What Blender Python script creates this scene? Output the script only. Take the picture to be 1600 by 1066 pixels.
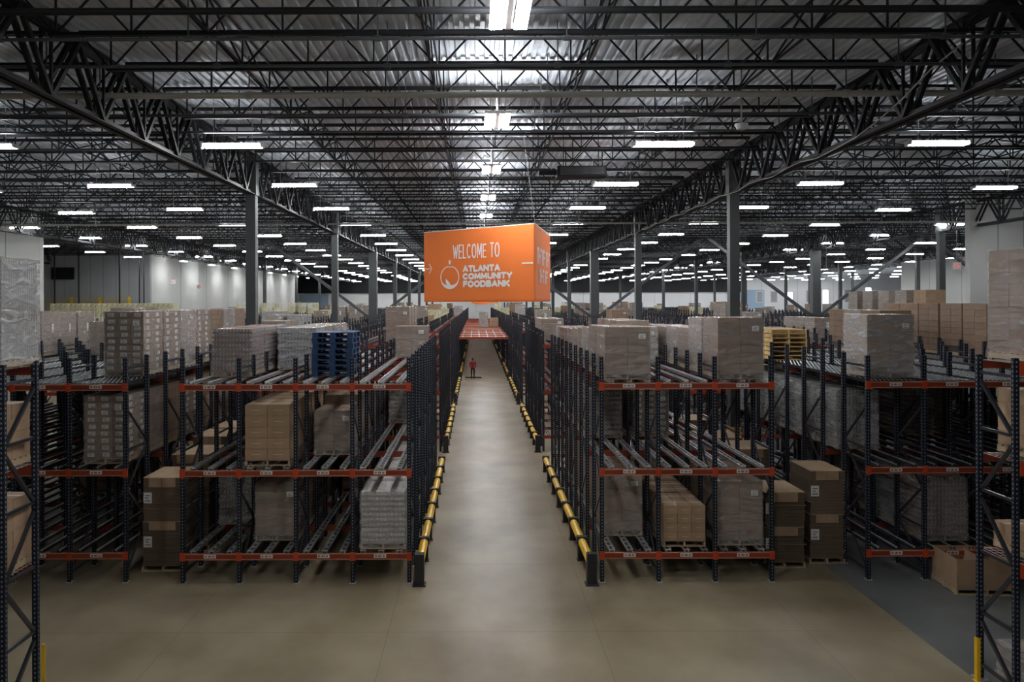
import bpy, math, random
from mathutils import Vector, Matrix
R = random.Random(7)
for o in list(bpy.data.objects): bpy.data.objects.remove(o)
C = bpy.context.scene.collection
sc = bpy.context.scene
# ------------------------------------------------------------------ camera, world, exposure
F = 1250.0                      # focal length in pixels of the 1600-wide frame
cd = bpy.data.cameras.new('camera'); cam = bpy.data.objects.new('camera', cd); C.objects.link(cam)
cam.location = (0, 0, 6.5); cam.rotation_euler = (math.pi/2, math.radians(0.0), 0)
cam.rotation_euler = (Matrix.Rotation(math.pi/2, 3, 'X') @ Matrix.Rotation(math.radians(-0.2), 3, 'Z')).to_euler()
cd.sensor_width = 36; cd.lens = 36*F/1600; cd.shift_x = (800-744)/1600; cd.shift_y = -(533-470)/1600
cd.clip_end = 400; sc.camera = cam
w = bpy.data.worlds.new('world'); sc.world = w; w.use_nodes = True
w.node_tree.nodes['Background'].inputs[0].default_value = (.8, .9, 1, 1)
w.node_tree.nodes['Background'].inputs[1].default_value = 0.015
sc.view_settings.view_transform = 'Standard'; sc.view_settings.look = 'None'
sc.view_settings.gamma = 1; sc.view_settings.use_curve_mapping = False
sc.view_settings.exposure = 0.6
LAMP = 62.0                     # emission of the strip-light lenses

# ------------------------------------------------------------------ materials
def nmat(name, col, rough=.6, metal=0, var=0, scale=5, bump=0, bscale=60, spec=.5, stretch=None):
    m = bpy.data.materials.new(name); m.use_nodes = True; nt = m.node_tree; b = nt.nodes['Principled BSDF']
    b.inputs['Base Color'].default_value = (*col, 1); b.inputs['Roughness'].default_value = rough
    b.inputs['Metallic'].default_value = metal; b.inputs['Specular IOR Level'].default_value = spec
    tc = nt.nodes.new('ShaderNodeTexCoord'); mp = nt.nodes.new('ShaderNodeMapping'); nt.links.new(tc.outputs['Object'], mp.inputs[0])
    if stretch: mp.inputs['Scale'].default_value = stretch
    if var:
        n = nt.nodes.new('ShaderNodeTexNoise'); n.inputs['Scale'].default_value = scale; n.inputs['Detail'].default_value = 5
        nt.links.new(mp.outputs[0], n.inputs['Vector'])
        r = nt.nodes.new('ShaderNodeValToRGB'); nt.links.new(n.outputs[0], r.inputs[0])
        r.color_ramp.elements[0].position = .3; r.color_ramp.elements[1].position = .7
        r.color_ramp.elements[0].color = (*[c*(1-var) for c in col], 1)
        r.color_ramp.elements[1].color = (*[min(1, c*(1+var)) for c in col], 1)
        oi = nt.nodes.new('ShaderNodeObjectInfo'); hs = nt.nodes.new('ShaderNodeHueSaturation')
        mr = nt.nodes.new('ShaderNodeMapRange'); mr.inputs[3].default_value = 1-var*.7; mr.inputs[4].default_value = 1+var*.7
        nt.links.new(oi.outputs['Random'], mr.inputs[0]); nt.links.new(mr.outputs[0], hs.inputs['Value'])
        nt.links.new(r.outputs[0], hs.inputs['Color']); nt.links.new(hs.outputs[0], b.inputs['Base Color'])
    if bump:
        n = nt.nodes.new('ShaderNodeTexNoise'); n.inputs['Scale'].default_value = bscale; nt.links.new(mp.outputs[0], n.inputs['Vector'])
        bp = nt.nodes.new('ShaderNodeBump'); bp.inputs['Strength'].default_value = bump; nt.links.new(n.outputs[0], bp.inputs['Height'])
        nt.links.new(bp.outputs[0], b.inputs['Normal'])
    return m
def emat(name, col, s):
    m = bpy.data.materials.new(name); m.use_nodes = True; nt = m.node_tree; nt.nodes.clear()
    e = nt.nodes.new('ShaderNodeEmission'); e.inputs[0].default_value = (*col, 1); e.inputs[1].default_value = s
    o = nt.nodes.new('ShaderNodeOutputMaterial'); nt.links.new(e.outputs[0], o.inputs[0]); return m
def math_(nt, op, a, b=None, c=None):
    n = nt.nodes.new('ShaderNodeMath'); n.operation = op
    for i, v in enumerate((a, b, c)):
        if v is None: continue
        if isinstance(v, (int, float)): n.inputs[i].default_value = v
        else: nt.links.new(v, n.inputs[i])
    return n.outputs[0]
def post_mat(name, col, dot=(.45, .47, .5)):
    m = nmat(name, col, .6, 0, spec=.3); nt = m.node_tree; b = nt.nodes['Principled BSDF']
    tc = nt.nodes.new('ShaderNodeTexCoord'); s = nt.nodes.new('ShaderNodeSeparateXYZ'); nt.links.new(tc.outputs['Object'], s.inputs[0])
    q = math_(nt, 'MINIMUM', math_(nt, 'ABSOLUTE', s.outputs[0]), math_(nt, 'ABSOLUTE', s.outputs[1]))
    a = math_(nt, 'LESS_THAN', q, .011)
    f = math_(nt, 'LESS_THAN', math_(nt, 'FRACT', math_(nt, 'DIVIDE', s.outputs[2], .075)), .38)
    k = math_(nt, 'MULTIPLY', a, f)
    mx = nt.nodes.new('ShaderNodeMix'); mx.data_type = 'RGBA'; nt.links.new(k, mx.inputs[0])
    mx.inputs[6].default_value = (*col, 1); mx.inputs[7].default_value = (*dot, 1)
    nt.links.new(mx.outputs[2], b.inputs['Base Color']); return m
def film_mat(name, op=.3, tint=(.75, .75, .78)):
    m = bpy.data.materials.new(name); m.use_nodes = True; nt = m.node_tree; nt.nodes.clear()
    o = nt.nodes.new('ShaderNodeOutputMaterial'); tr = nt.nodes.new('ShaderNodeBsdfTransparent'); p = nt.nodes.new('ShaderNodeBsdfPrincipled')
    p.inputs['Base Color'].default_value = (*tint, 1); p.inputs['Roughness'].default_value = .16
    p.inputs['Specular IOR Level'].default_value = 1.0
    tc = nt.nodes.new('ShaderNodeTexCoord'); mp = nt.nodes.new('ShaderNodeMapping'); mp.inputs['Scale'].default_value = (1.2, 1.2, 4.5)
    mp.inputs['Rotation'].default_value = (.35, .25, 0)
    nt.links.new(tc.outputs['Object'], mp.inputs[0])
    n = nt.nodes.new('ShaderNodeTexNoise'); n.inputs['Scale'].default_value = 1.6; n.inputs['Detail'].default_value = 6; n.inputs['Distortion'].default_value = 1.5
    nt.links.new(mp.outputs[0], n.inputs['Vector'])
    bp = nt.nodes.new('ShaderNodeBump'); bp.inputs['Strength'].default_value = .85; bp.inputs['Distance'].default_value = .07
    nt.links.new(n.outputs[0], bp.inputs['Height']); nt.links.new(bp.outputs[0], p.inputs['Normal'])
    r = nt.nodes.new('ShaderNodeMapRange'); r.inputs[1].default_value = .35; r.inputs[2].default_value = .75
    r.inputs[3].default_value = op*.4; r.inputs[4].default_value = min(1, op*1.9); nt.links.new(n.outputs[0], r.inputs[0])
    mx = nt.nodes.new('ShaderNodeMixShader'); nt.links.new(r.outputs[0], mx.inputs[0]); nt.links.new(tr.outputs[0], mx.inputs[1]); nt.links.new(p.outputs[0], mx.inputs[2])
    nt.links.new(mx.outputs[0], o.inputs[0]); return m

M = {}
M['post'] = post_mat('upright_paint', (.008, .011, .021), (.23, .25, .28))
M['postf'] = nmat('upright_paint_far', (.009, .011, .018), .5)
M['brace'] = nmat('brace_paint', (.07, .075, .09), .3, .7)
M['galv'] = nmat('galvanised_steel', (.66, .67, .68), .34, .75, .12, 8)
M['orange'] = nmat('beam_orange', (.25, .036, .014), .45, 0, .08, 3)
M['orange_hi'] = nmat('beam_lip_highlight', (.5, .2, .12), .4)  # paler beam orange: the light caught by the lips is put into the colour
M['bracket'] = nmat('connector_orange', (.5, .06, .015), .4)
M['darkred'] = nmat('support_beam_red', (.24, .035, .018), .5, 0, .1, 3)
M['white'] = nmat('label_paper', (.72, .71, .68), .7)
M['ink'] = nmat('label_ink', (.06, .06, .06), .7)
M['kraft'] = nmat('kraft_board', (.37, .245, .15), .8, 0, .13, 3, .1, 90)
M['kraftd'] = nmat('dark_kraft_board', (.25, .165, .11), .8, 0, .14, 4, .1, 90)
M['kraftp'] = nmat('greyish_kraft_board', (.34, .25, .185), .8, 0, .12, 4)
M['kraftl'] = nmat('light_kraft_board', (.5, .35, .22), .8, 0, .1, 3)
M['sheet'] = nmat('board_edges', (.13, .09, .06), .9, 0, .28, 3, .5, 30, stretch=(1, 1, 40))
M['tray'] = nmat('tray_board', (.25, .135, .105), .8, 0, .15, 6)
M['trayg'] = nmat('grey_tray_board', (.3, .29, .27), .7, 0, .15, 6)
M['can'] = nmat('can_metal', (.62, .62, .61), .3, .75)
M['cand'] = nmat('dark_can', (.13, .14, .15), .4, .4)
M['water'] = nmat('white_pack', (.62, .6, .56), .45, 0, .15, 12)
M['tape'] = nmat('tape', (.62, .55, .47), .4)
M['wood'] = nmat('pallet_wood', (.42, .31, .19), .8, 0, .18, 8, stretch=(1, 6, 6))
M['woody'] = nmat('yellow_pallet_wood', (.66, .46, .2), .8, 0, .15, 8)
M['blue'] = nmat('blue_pallet_paint', (.008, .04, .11), .6, 0, .25, 6)
M['film'] = film_mat('stretch_film', .28, (.6, .58, .57))
M['filmd'] = film_mat('dense_film', .38, (.42, .4, .39))
M['filmw'] = film_mat('clear_film', .42, (.62, .62, .63))
M['produce'] = nmat('produce_carton', (.62, .58, .38), .7, 0, .22, 3)
M['producew'] = nmat('printed_carton', (.7, .7, .66), .7, 0, .1, 3)
M['green'] = nmat('green_print', (.14, .2, .07), .7)
M['yellow'] = nmat('guard_yellow', (.85, .5, .015), .38, 0, .05, 5)
M['black'] = nmat('black_rubber', (.018, .018, .02), .5)
M['steel'] = nmat('roof_steel', (.012, .013, .015), .6, 0, spec=.25)
M['bridge'] = nmat('bridge_orange', (.34, .06, .02), .55, 0, .1, 3)
M['galvd'] = nmat('dull_galvanised', (.2, .2, .205), .5, .4)
M['girder'] = nmat('girder_steel', (.014, .015, .018), .55, 0, spec=.3)
M['column'] = nmat('column_paint', (.052, .058, .06), .5, 0, .06, 2)
M['pipe'] = nmat('pale_pipe', (.38, .37, .33), .4, 0, .08, 3)
M['piped'] = nmat('grey_pipe', (.1, .11, .12), .35, .5)
M['deck'] = nmat('roof_deck', (.49, .53, .58), .5, .1, .12, 1.2)
M['wall'] = nmat('painted_wall', (.62, .625, .60), .7, 0, .03, .6)
M['wallb'] = nmat('white_far_wall', (.86, .87, .87), .7, 0, .02, .6)
M['wallg'] = nmat('grey_wall', (.36, .37, .38), .7, 0, .04, .6)
M['joint'] = nmat('wall_joint', (.2, .2, .2), .8)
M['lamp_w'] = nmat('lamp_housing', (.7, .7, .7), .4)
M['lamp'] = emat('lamp_lens', (.96, .98, 1.0), LAMP)
M['banner'] = nmat('banner_orange', (.86, .2, .035), .75, 0, .02, 2)
M['bwhite'] = nmat('banner_white', (.88, .84, .82), .7)
M['red'] = nmat('red_jacket', (.3, .01, .02), .8)
M['sign_red'] = emat('exit_sign_red', (1, .08, .06), .55)
M['skin'] = nmat('skin', (.3, .17, .12), .6)
M['cloth'] = nmat('dark_trousers', (.012, .012, .015), .9)
M['cyan'] = nmat('pale_blue_paint', (.36, .48, .62), .6)
M['daylight'] = emat('daylight_pane', (.85, .95, 1), 1.6)
M['mesh_y'] = nmat('yellow_mesh', (.55, .42, .1), .6)
M['cable'] = nmat('pale_cable', (.35, .35, .35), .5)

# floor material: warm polished concrete with a cooler grey slab to the right of the column line
def floor_mat():
    m = bpy.data.materials.new('polished_concrete'); m.use_nodes = True; nt = m.node_tree; b = nt.nodes['Principled BSDF']
    tc = nt.nodes.new('ShaderNodeTexCoord'); s = nt.nodes.new('ShaderNodeSeparateXYZ'); nt.links.new(tc.outputs['Object'], s.inputs[0])
    def noise(sc_, d, st=None):
        n = nt.nodes.new('ShaderNodeTexNoise'); n.inputs['Scale'].default_value = sc_; n.inputs['Detail'].default_value = d
        mp = nt.nodes.new('ShaderNodeMapping'); nt.links.new(tc.outputs['Object'], mp.inputs[0])
        if st: mp.inputs['Scale'].default_value = st
        nt.links.new(mp.outputs[0], n.inputs['Vector']); return n.outputs[0]
    r = nt.nodes.new('ShaderNodeValToRGB'); nt.links.new(noise(.55, 4, (1, .7, 1)), r.inputs[0])
    e = r.color_ramp.elements; e[0].position = .12; e[0].color = (.13, .092, .045, 1); e[1].position = .85; e[1].color = (.42, .355, .245, 1)
    g = nt.nodes.new('ShaderNodeValToRGB'); nt.links.new(noise(.5, 6), g.inputs[0])
    e = g.color_ramp.elements; e[0].position = .1; e[0].color = (.07, .075, .075, 1); e[1].position = .9; e[1].color = (.21, .215, .21, 1)
    k = math_(nt, 'GREATER_THAN', s.outputs[0], 8.5)
    mx = nt.nodes.new('ShaderNodeMix'); mx.data_type = 'RGBA'; nt.links.new(k, mx.inputs[0]); nt.links.new(r.outputs[0], mx.inputs[6]); nt.links.new(g.outputs[0], mx.inputs[7])
    jx = math_(nt, 'LESS_THAN', math_(nt, 'ABSOLUTE', math_(nt, 'SUBTRACT', math_(nt, 'FRACT', math_(nt, 'DIVIDE', math_(nt, 'ADD', s.outputs[0], 40.7), 4.1)), .5)), .0016)
    jy = math_(nt, 'LESS_THAN', math_(nt, 'ABSOLUTE', math_(nt, 'SUBTRACT', math_(nt, 'FRACT', math_(nt, 'DIVIDE', math_(nt, 'ADD', s.outputs[1], 2.3), 4.0)), .5)), .0025)
    j = math_(nt, 'MULTIPLY', math_(nt, 'MAXIMUM', jx, jy), .5)
    m2 = nt.nodes.new('ShaderNodeMix'); m2.data_type = 'RGBA'; nt.links.new(j, m2.inputs[0]); nt.links.new(mx.outputs[2], m2.inputs[6]); m2.inputs[7].default_value = (.06, .055, .045, 1)
    nt.links.new(m2.outputs[2], b.inputs['Base Color'])
    rr = nt.nodes.new('ShaderNodeMapRange'); rr.inputs[3].default_value = .33; rr.inputs[4].default_value = .4
    nt.links.new(noise(1.1, 2), rr.inputs[0]); nt.links.new(rr.outputs[0], b.inputs['Roughness'])
    bp = nt.nodes.new('ShaderNodeBump'); bp.inputs['Strength'].default_value = .02; bp.inputs['Distance'].default_value = .02; nt.links.new(noise(3, 2), bp.inputs['Height']); nt.links.new(bp.outputs[0], b.inputs['Normal'])
    return m
M['floor'] = floor_mat()

# ------------------------------------------------------------------ mesh builder
class MB:
    def __init__(s): s.v = []; s.f = []; s.m = []; s.mats = []
    def mi(s, k):
        if k not in s.mats: s.mats.append(k)
        return s.mats.index(k)
    def quad(s, pts, k):
        n = len(s.v); s.v += [tuple(p) for p in pts]; s.f.append(tuple(range(n, n+len(pts)))); s.m.append(s.mi(k))
    def box(s, x0, x1, y0, y1, z0, z1, k):
        n = len(s.v); s.v += [(x0,y0,z0),(x1,y0,z0),(x1,y1,z0),(x0,y1,z0),(x0,y0,z1),(x1,y0,z1),(x1,y1,z1),(x0,y1,z1)]
        for q in ((0,3,2,1),(4,5,6,7),(0,1,5,4),(1,2,6,5),(2,3,7,6),(3,0,4,7)): s.f.append(tuple(n+i for i in q)); s.m.append(s.mi(k))
        return s
    def bar(s, p, q, a, b, k):
        p = Vector(p); q = Vector(q); d = (q-p).normalized()
        u = Vector((0,0,1)).cross(d)
        if u.length < 1e-3: u = Vector((1,0,0))
        u.normalize(); t = d.cross(u); n = len(s.v)
        for c in (p, q):
            for i, j in ((-1,-1),(1,-1),(1,1),(-1,1)): s.v.append(tuple(c+u*i*a/2+t*j*b/2))
        for g in ((0,3,2,1),(4,5,6,7),(0,1,5,4),(1,2,6,5),(2,3,7,6),(3,0,4,7)): s.f.append(tuple(n+i for i in g)); s.m.append(s.mi(k))
        return s
    def cyl(s, p, q, r, n, k, r2=None):
        p = Vector(p); q = Vector(q); d = (q-p).normalized(); u = Vector((0,0,1)).cross(d)
        if u.length < 1e-3: u = Vector((1,0,0))
        u.normalize(); t = d.cross(u); o = len(s.v); r2 = r if r2 is None else r2
        for c, rad in ((p, r), (q, r2)):
            for i in range(n):
                a = 2*math.pi*i/n; s.v.append(tuple(c+u*math.cos(a)*rad+t*math.sin(a)*rad))
        for i in range(n): s.f.append((o+i, o+(i+1)%n, o+n+(i+1)%n, o+n+i)); s.m.append(s.mi(k))
        s.f.append(tuple(o+i for i in reversed(range(n)))); s.m.append(s.mi(k)); s.f.append(tuple(o+n+i for i in range(n))); s.m.append(s.mi(k))
        return s
    def prism(s, pts, z0, z1, k):            # polygon in xy extruded in z
        n = len(pts); o = len(s.v); s.v += [(x,y,z0) for x,y in pts]+[(x,y,z1) for x,y in pts]
        s.f.append(tuple(o+i for i in reversed(range(n)))); s.m.append(s.mi(k)); s.f.append(tuple(o+n+i for i in range(n))); s.m.append(s.mi(k))
        for i in range(n): s.f.append((o+i, o+(i+1)%n, o+n+(i+1)%n, o+n+i)); s.m.append(s.mi(k))
        return s
    def mesh(s, name):
        me = bpy.data.meshes.new(name); me.from_pydata(s.v, [], s.f)
        for k in s.mats: me.materials.append(M[k])
        me.polygons.foreach_set('material_index', s.m); me.update(); return me
def ob(name, me, parent=None, loc=(0,0,0), rz=0):
    if isinstance(me, MB): me = me.mesh(name)
    o = bpy.data.objects.new(name, me); C.objects.link(o); o.location = loc
    if rz: o.rotation_euler = (0, 0, rz)
    if parent: o.parent = parent
    return o
def tag(o, label=None, cat=None, group=None, kind=None):
    if label: o['label'] = label
    if cat: o['category'] = cat
    if group: o['group'] = group
    if kind: o['kind'] = kind
    return o
def thing(name, loc, label, cat, group=None, rz=0):
    return tag(ob(name, None, None, loc, rz), label, cat, group)
def copy_tree(o, parent=None):
    c = o.copy(); C.objects.link(c)
    if parent: c.parent = parent
    for ch in kids.get(o.name, []): copy_tree(ch, c)
    return c
kids = {}
def reg(o):                                   # remember the children of a prototype for cheap copying
    kids[o.name] = [c for c in protos_children[o.name]] if o.name in protos_children else []
protos_children = {}
ORD = ['first','second','third','fourth','fifth','sixth','seventh','eighth','ninth','tenth','eleventh','twelfth','thirteenth','fourteenth','fifteenth','sixteenth','seventeenth','eighteenth','nineteenth','twentieth']
def ordn(i): return ORD[i] if i < len(ORD) else '%dth' % (i+1)

# ------------------------------------------------------------------ the setting
DECK = 11.7
struct = lambda n, b, l: tag(ob(n, b), l, kind='structure')
struct('floor', MB().box(-75, 95, -8, 172, -.3, 0, 'floor'), 'polished concrete warehouse floor, tan with a cooler grey slab on the right')
def deck():
    b = MB(); p = .2; x = -75; vs = []
    while x < 95:
        vs += [(x, 0), (x+.085, 0), (x+.1, .05), (x+.185, .05)]; x += p
    o = len(b.v)
    for (vx, dz) in vs: b.v.append((vx, -8, DECK+dz)); b.v.append((vx, 172, DECK+dz))
    for i in range(len(vs)-1): b.f.append((o+2*i, o+2*i+1, o+2*i+3, o+2*i+2)); b.m.append(b.mi('deck'))
    b.box(-75, 95, -8, 172, DECK+.1, DECK+.3, 'deck')
    return b
struct('ceiling', deck(), 'ribbed grey metal roof deck above the black joists')
def wall(name, x0, x1, y0, y1, label, mat='wall', joints=(), axis='x', z1=DECK):
    o = struct(name, MB().box(x0, x1, y0, y1, 0, z1, mat), label)
    for i, j in enumerate(joints):
        b = MB()
        if axis == 'x': b.box(j-.02, j+.02, y0-.006, y0, 4, z1, 'joint')
        else:
            xf = x1 if name.startswith('wall_left') else x0
            b.box(xf-.006, xf+.006, j-.03, j+.03, 4, z1, 'joint')
        ob('panel_joint', b, o)
    return o
wall('wall_left_near', -75, -25.4, 46.6, 47.0, 'pale front-facing wall end at the far left', joints=(-27.4, -33))
wall('wall_left_recess', -75, -31, 76, 76.4, 'grey panelled wall behind the yellow mesh at far left', 'wallg', joints=[-41.5+.9*i*1.35 for i in range(9)])
wall('wall_left_side', -31.4, -31, 76.4, 137, 'long pale side wall washed by lights on the left', joints=(84, 92, 100, 110, 120), axis='y')
wall('wall_left_far', -75, -31.4, 136.6, 137, 'hidden return of the long left side wall')
wall('wall_left_outer', -75.4, -75, -8, 172, 'outer left wall')
wall('wall_right_near', 24.7, 51, 40, 40.4, 'pale front-facing wall with joints at the far right', joints=(26.1, 27.4, 31))
wall('wall_right_side', 51, 51.4, 40, 96, 'pale wall running back behind the right racks', joints=(84, 90), axis='y')
wall('wall_right_return', 51.4, 95, 95.6, 96, 'hidden return of the right wall')
wall('wall_right_outer', 95, 95.4, -8, 172, 'outer right wall')
wall('wall_back', -75, 95, 168, 168.4, 'white far wall of the warehouse with small windows', 'wallb', joints=[-30+7.5*i for i in range(16)])
wall('wall_front', -75, 95, -8.4, -8, 'wall behind the camera')
for i, (x, pane, z, h) in enumerate([(65.8, 'daylight', 6.3, 2.6), (73.3, 'daylight', 5.6, 4.2), (82.3, 'daylight', 5.3, 5.2), (59.5, 'wallg', 6.0, 3.2), (62.5, 'wallg', 6, 3.2), (70, 'wallg', 6, 3.4), (78, 'wallg', 6, 3.6), (86, 'wallg', 5.6, 4)]):
    wn = struct('window_%d' % (i+1), MB().box(x-.75, x+.75, 167.88, 168, z-.1, z+h*.72, 'lamp_w'), 'bright daylit window in the far wall' if pane == 'daylight' else 'grey door panel in the far wall')
    ob('pane', MB().box(x-.6, x+.6, 167.86, 167.9, z, z+h*.72-.1, pane), wn)
struct('trim_1', MB().box(-36, -31.5+.0, 167.9, 168, 4, 8.2, 'cyan').box(-31.5, -32.0, 167.9, 168, 4, 8.2, 'cyan'), 'pale blue painted patch of the far wall')
struct('trim_4', MB().box(-74, 56, 167.6, 167.84, 8.15, DECK, 'girder'), 'dark soffit band above the white far wall')
struct('trim_2', MB().box(-37, -31, 167.85, 167.95, 3.8, 8.0, 'cyan'), 'pale blue painted band low on the far wall, left')
struct('trim_3', MB().box(54, 60.5, 167.9, 168, 4.5, 8.6, 'cyan'), 'pale blue painted patch low on the far wall, right')

# ------------------------------------------------------------------ roof structure
GX = [-40.5, -24.1, -7.62, 8.75, 25.1, 41.5, 58.0]
BAY = ['outer left', 'left', 'centre', 'right', 'outer right', 'farthest right']
JT, JB = 11.62, 10.9
jcache = {}
def joist_parts(L, sep):
    key = (round(L, 2), sep)
    if key in jcache: return jcache[key]
    h = L/2-.12
    top = MB().box(-h, h, -.07, -.015, JT-.05, JT, 'steel').box(-h, h, .015, .07, JT-.05, JT, 'steel').box(-h, h, -.07, .07, JT, JT+.02, 'steel').mesh('top_chord')
    bot = MB().box(-h+.5, h-.5, -.055, -.015, JB, JB+.045, 'steel').box(-h+.5, h-.5, .015, .055, JB, JB+.045, 'steel').box(-h+.5, h-.5, -.055, .055, JB-.012, JB, 'steel').mesh('bottom_chord')
    n = 12; p = (L-1.4)/n; segs = []
    for i in range(n):
        x = -(L-1.4)/2+i*p
        segs += [((x, 0, JB+.02), (x+p/2, 0, JT-.03)), ((x+p/2, 0, JT-.03), (x+p, 0, JB+.02)), ((x, 0, JB+.02), (x, 0, JT-.03))]
    segs += [((-h, 0, JT-.03), (-(L-1.4)/2, 0, JB+.02)), ((h, 0, JT-.03), ((L-1.4)/2, 0, JB+.02))]
    if sep: web = [MB().bar(a, b, .028, .034, 'steel').mesh('web_member') for a, b in segs]
    else:
        m = MB()
        for a, b in segs: m.bar(a, b, .028, .034, 'steel')
        web = [m.mesh('web')]
    jcache[key] = (top, bot, web); return jcache[key]
jy = [7.2+2*k for k in range(80)]
faraway = MB()
for k, y in enumerate(jy):
    for b in range(6):
        x0, x1 = GX[b], GX[b+1]
        if b == 5 and y < 60: continue
        reach0, reach1 = -.62*y-1, .72*y+1
        if x1 < reach0 or x0 > reach1: continue
        if y > 76:
            if k % 1 == 0:
                faraway.box(x0, x1, y-.06, y+.06, JT-.05, JT, 'steel').box(x0+.5, x1-.5, y-.05, y+.05, JB, JB+.045, 'steel')
                n = 12; p = (x1-x0-1)/n
                for i in range(n):
                    xx = x0+.5+i*p
                    faraway.bar((xx, y, JB), (xx+p/2, y, JT), .03, .03, 'steel').bar((xx+p/2, y, JT), (xx+p, y, JB), .03, .03, 'steel')
            continue
        sep = y < 24 and b in (1, 2, 3)
        top, bot, web = joist_parts(x1-x0, sep)
        j = thing('roof_joist', ((x0+x1)/2, y, 0), 'black open-web roof joist, %s from the camera, in the %s bay' % (ordn(k), BAY[b]), 'joist', 'roof joists')
        ob('top_chord', top, j); ob('bottom_chord', bot, j)
        for wm in web: ob('web_member' if sep else 'web', wm, j)
tag(ob('roof_joist', faraway), 'dense far rows of black roof joists under the deck', 'joist', kind='stuff')
GT, GB = 11.48, 10.12
segs = []
for i in range(8):
    y = i*2.0
    segs += [((y, GT-.05), (y+1, GB+.05)), ((y+1, GB+.05), (y+2, GT-.05)), ((y+1, GB+.05), (y+1, GT-.05))]
gtop = MB().box(-.17, -.03, 0, 16, GT-.02, GT, 'girder').box(.03, .17, 0, 16, GT-.02, GT, 'girder').box(-.05, -.03, 0, 16, GT-.15, GT, 'girder').box(.03, .05, 0, 16, GT-.15, GT, 'girder').mesh('top_chord')
gbot = MB().box(-.17, -.03, .1, 15.9, GB, GB+.02, 'girder').box(.03, .17, .1, 15.9, GB, GB+.02, 'girder').box(-.05, -.03, .1, 15.9, GB, GB+.14, 'girder').box(.03, .05, .1, 15.9, GB, GB+.14, 'girder').mesh('bottom_chord')
gw = []
for n_, (a, b) in enumerate(segs):
    t = .05 if n_ % 3 == 2 else .085
    m = MB()
    for sx in (-.09, .09): m.bar((sx, a[0], a[1]), (sx, b[0], b[1]), t, t, 'girder')
    gw.append(m)
gws = [m.mesh('web_member') for m in gw]
allw = MB()
for (a, b) in segs:
    for sx in (-.09, .09): allw.bar((sx, a[0], a[1]), (sx, b[0], b[1]), .07, .07, 'girder')
allw = allw.mesh('web')
for gi, gx in enumerate(GX[:-1]):
    for k in range(10):
        y0 = 11.2+16*(k-1)
        if y0 > 150: continue
        if abs(gx) > .72*(y0+16): continue
        j = thing('roof_girder', (gx, y0, 0), 'heavy black truss girder, %s span back, over the %s column line' % (ordn(k), ['far left', 'outer left', 'left', 'right', 'outer right', 'far right'][gi]), 'girder', 'truss girders')
        ob('top_chord', gtop, j); ob('bottom_chord', gbot, j)
        if k < 3 and gi in (2, 3):
            for m in gws: ob('web_member', m, j)
        else: ob('web', allw, j)
# columns
colm = MB().box(-.165, .165, -.165, .165, .02, 10.1, 'column').box(-.2, .2, -.2, .2, 10.1, 11.5, 'column').mesh('shaft')
colb = MB().box(-.28, .28, -.28, .28, 0, .03, 'column').mesh('base_plate')
colw = MB().box(-.3, .3, -.3, .3, .02, 10.1, 'column').box(-.36, .36, -.36, .36, 4.4, 4.6, 'column').box(-.36, .36, -.36, .36, 5.35, 5.5, 'column').mesh('shaft')
guard = MB().box(-.185, .185, -.185, .185, .03, 2.2, 'yellow').mesh('column_guard')
for gi, gx in enumerate(GX):
    for k in range(1, 9):
        y = 11.2+16*k; 
        if abs(gx) > .72*y: continue
        if gx < -31 and y > 47 or gx > 51 and 40 < y < 96: 
            continue
        if gx == 25.1 and y < 40 or gx < -20 and y < 80: continue
        strong = k == 3
        j = thing('steel_column', (gx, y, 0), '%s grey steel column, %s back on the %s column line' % ('thick braced' if strong else 'slim', ordn(k-1), ['far left', 'outer left', 'left', 'right', 'outer right', 'far right', 'farthest right'][gi]), 'column', 'roof columns')
        ob('shaft', colw if strong else colm, j); ob('base_plate', colb, j)
        if not strong: ob('column_guard', guard, j)
        if strong:
            for s in (-1, 1):
                if gx == 25.1 and s == 1 or True:
                    ob('diagonal_brace', MB().bar((s*.3, 0, 5.3), (s*8.0, 0, 11.1), .24, .2, 'column'), j)
# bridging rods between joists, pipes
for i, x in enumerate((-15.5, -11.6, -4.4, -.85, 2.1, 5.6, 12.5, 16.4)):
    b = MB().bar((x, 7.2, JB+.06), (x, 165, JB+.06), .035, .035, 'steel').bar((x+.05, 7.2, JT-.1), (x+.05, 165, JT-.1), .035, .035, 'steel')
    for k in range(35): b.bar((x, 7.2+2*k, JB+.06), (x, 9.2+2*k, JT-.1), .03, .03, 'steel').bar((x, 9.2+2*k, JB+.06), (x, 7.2+2*k, JT-.1), .03, .03, 'steel')
    tag(ob('joist_bridging', b), 'thin black bridging rods crossing the joists, %s line from the left' % ordn(i), 'rod', 'joist bridging')
def pipe(y, z, r, mat, label, x0=-40, x1=45, clamps=True):
    t = thing('sprinkler_pipe', (0, y, z), label, 'pipe')
    n = 12 if r > .05 else 8
    ob('pipe_run', MB().cyl((x0, 0, 0), (x1, 0, 0), r, n, mat), t)
    x = x0+1.2
    while x < x1 and clamps:
        ob('hanger', MB().cyl((x-.06, 0, 0), (x+.06, 0, 0), r+.018, n, mat).bar((x, 0, r), (x, 0, 11.6-z), .02, .02, 'piped'), t); x += 3.1
    return t
pipe(16.62, 10.78, .068, 'pipe', 'thick pale sprinkler main crossing under the roof joists')
pipe(11.95, 10.84, .055, 'steel', 'thick black pipe nearest the camera, crossing at the top of the view', clamps=False)
pipe(13.1, 10.8, .032, 'piped', 'thin dark sprinkler pipe second from the camera, above the pale main')
pipe(14.55, 10.78, .032, 'piped', 'thin dark sprinkler pipe just in front of the pale main')
pipe(18.3, 10.76, .035, 'piped', 'thin dark sprinkler pipe just behind the pale main')
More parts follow.
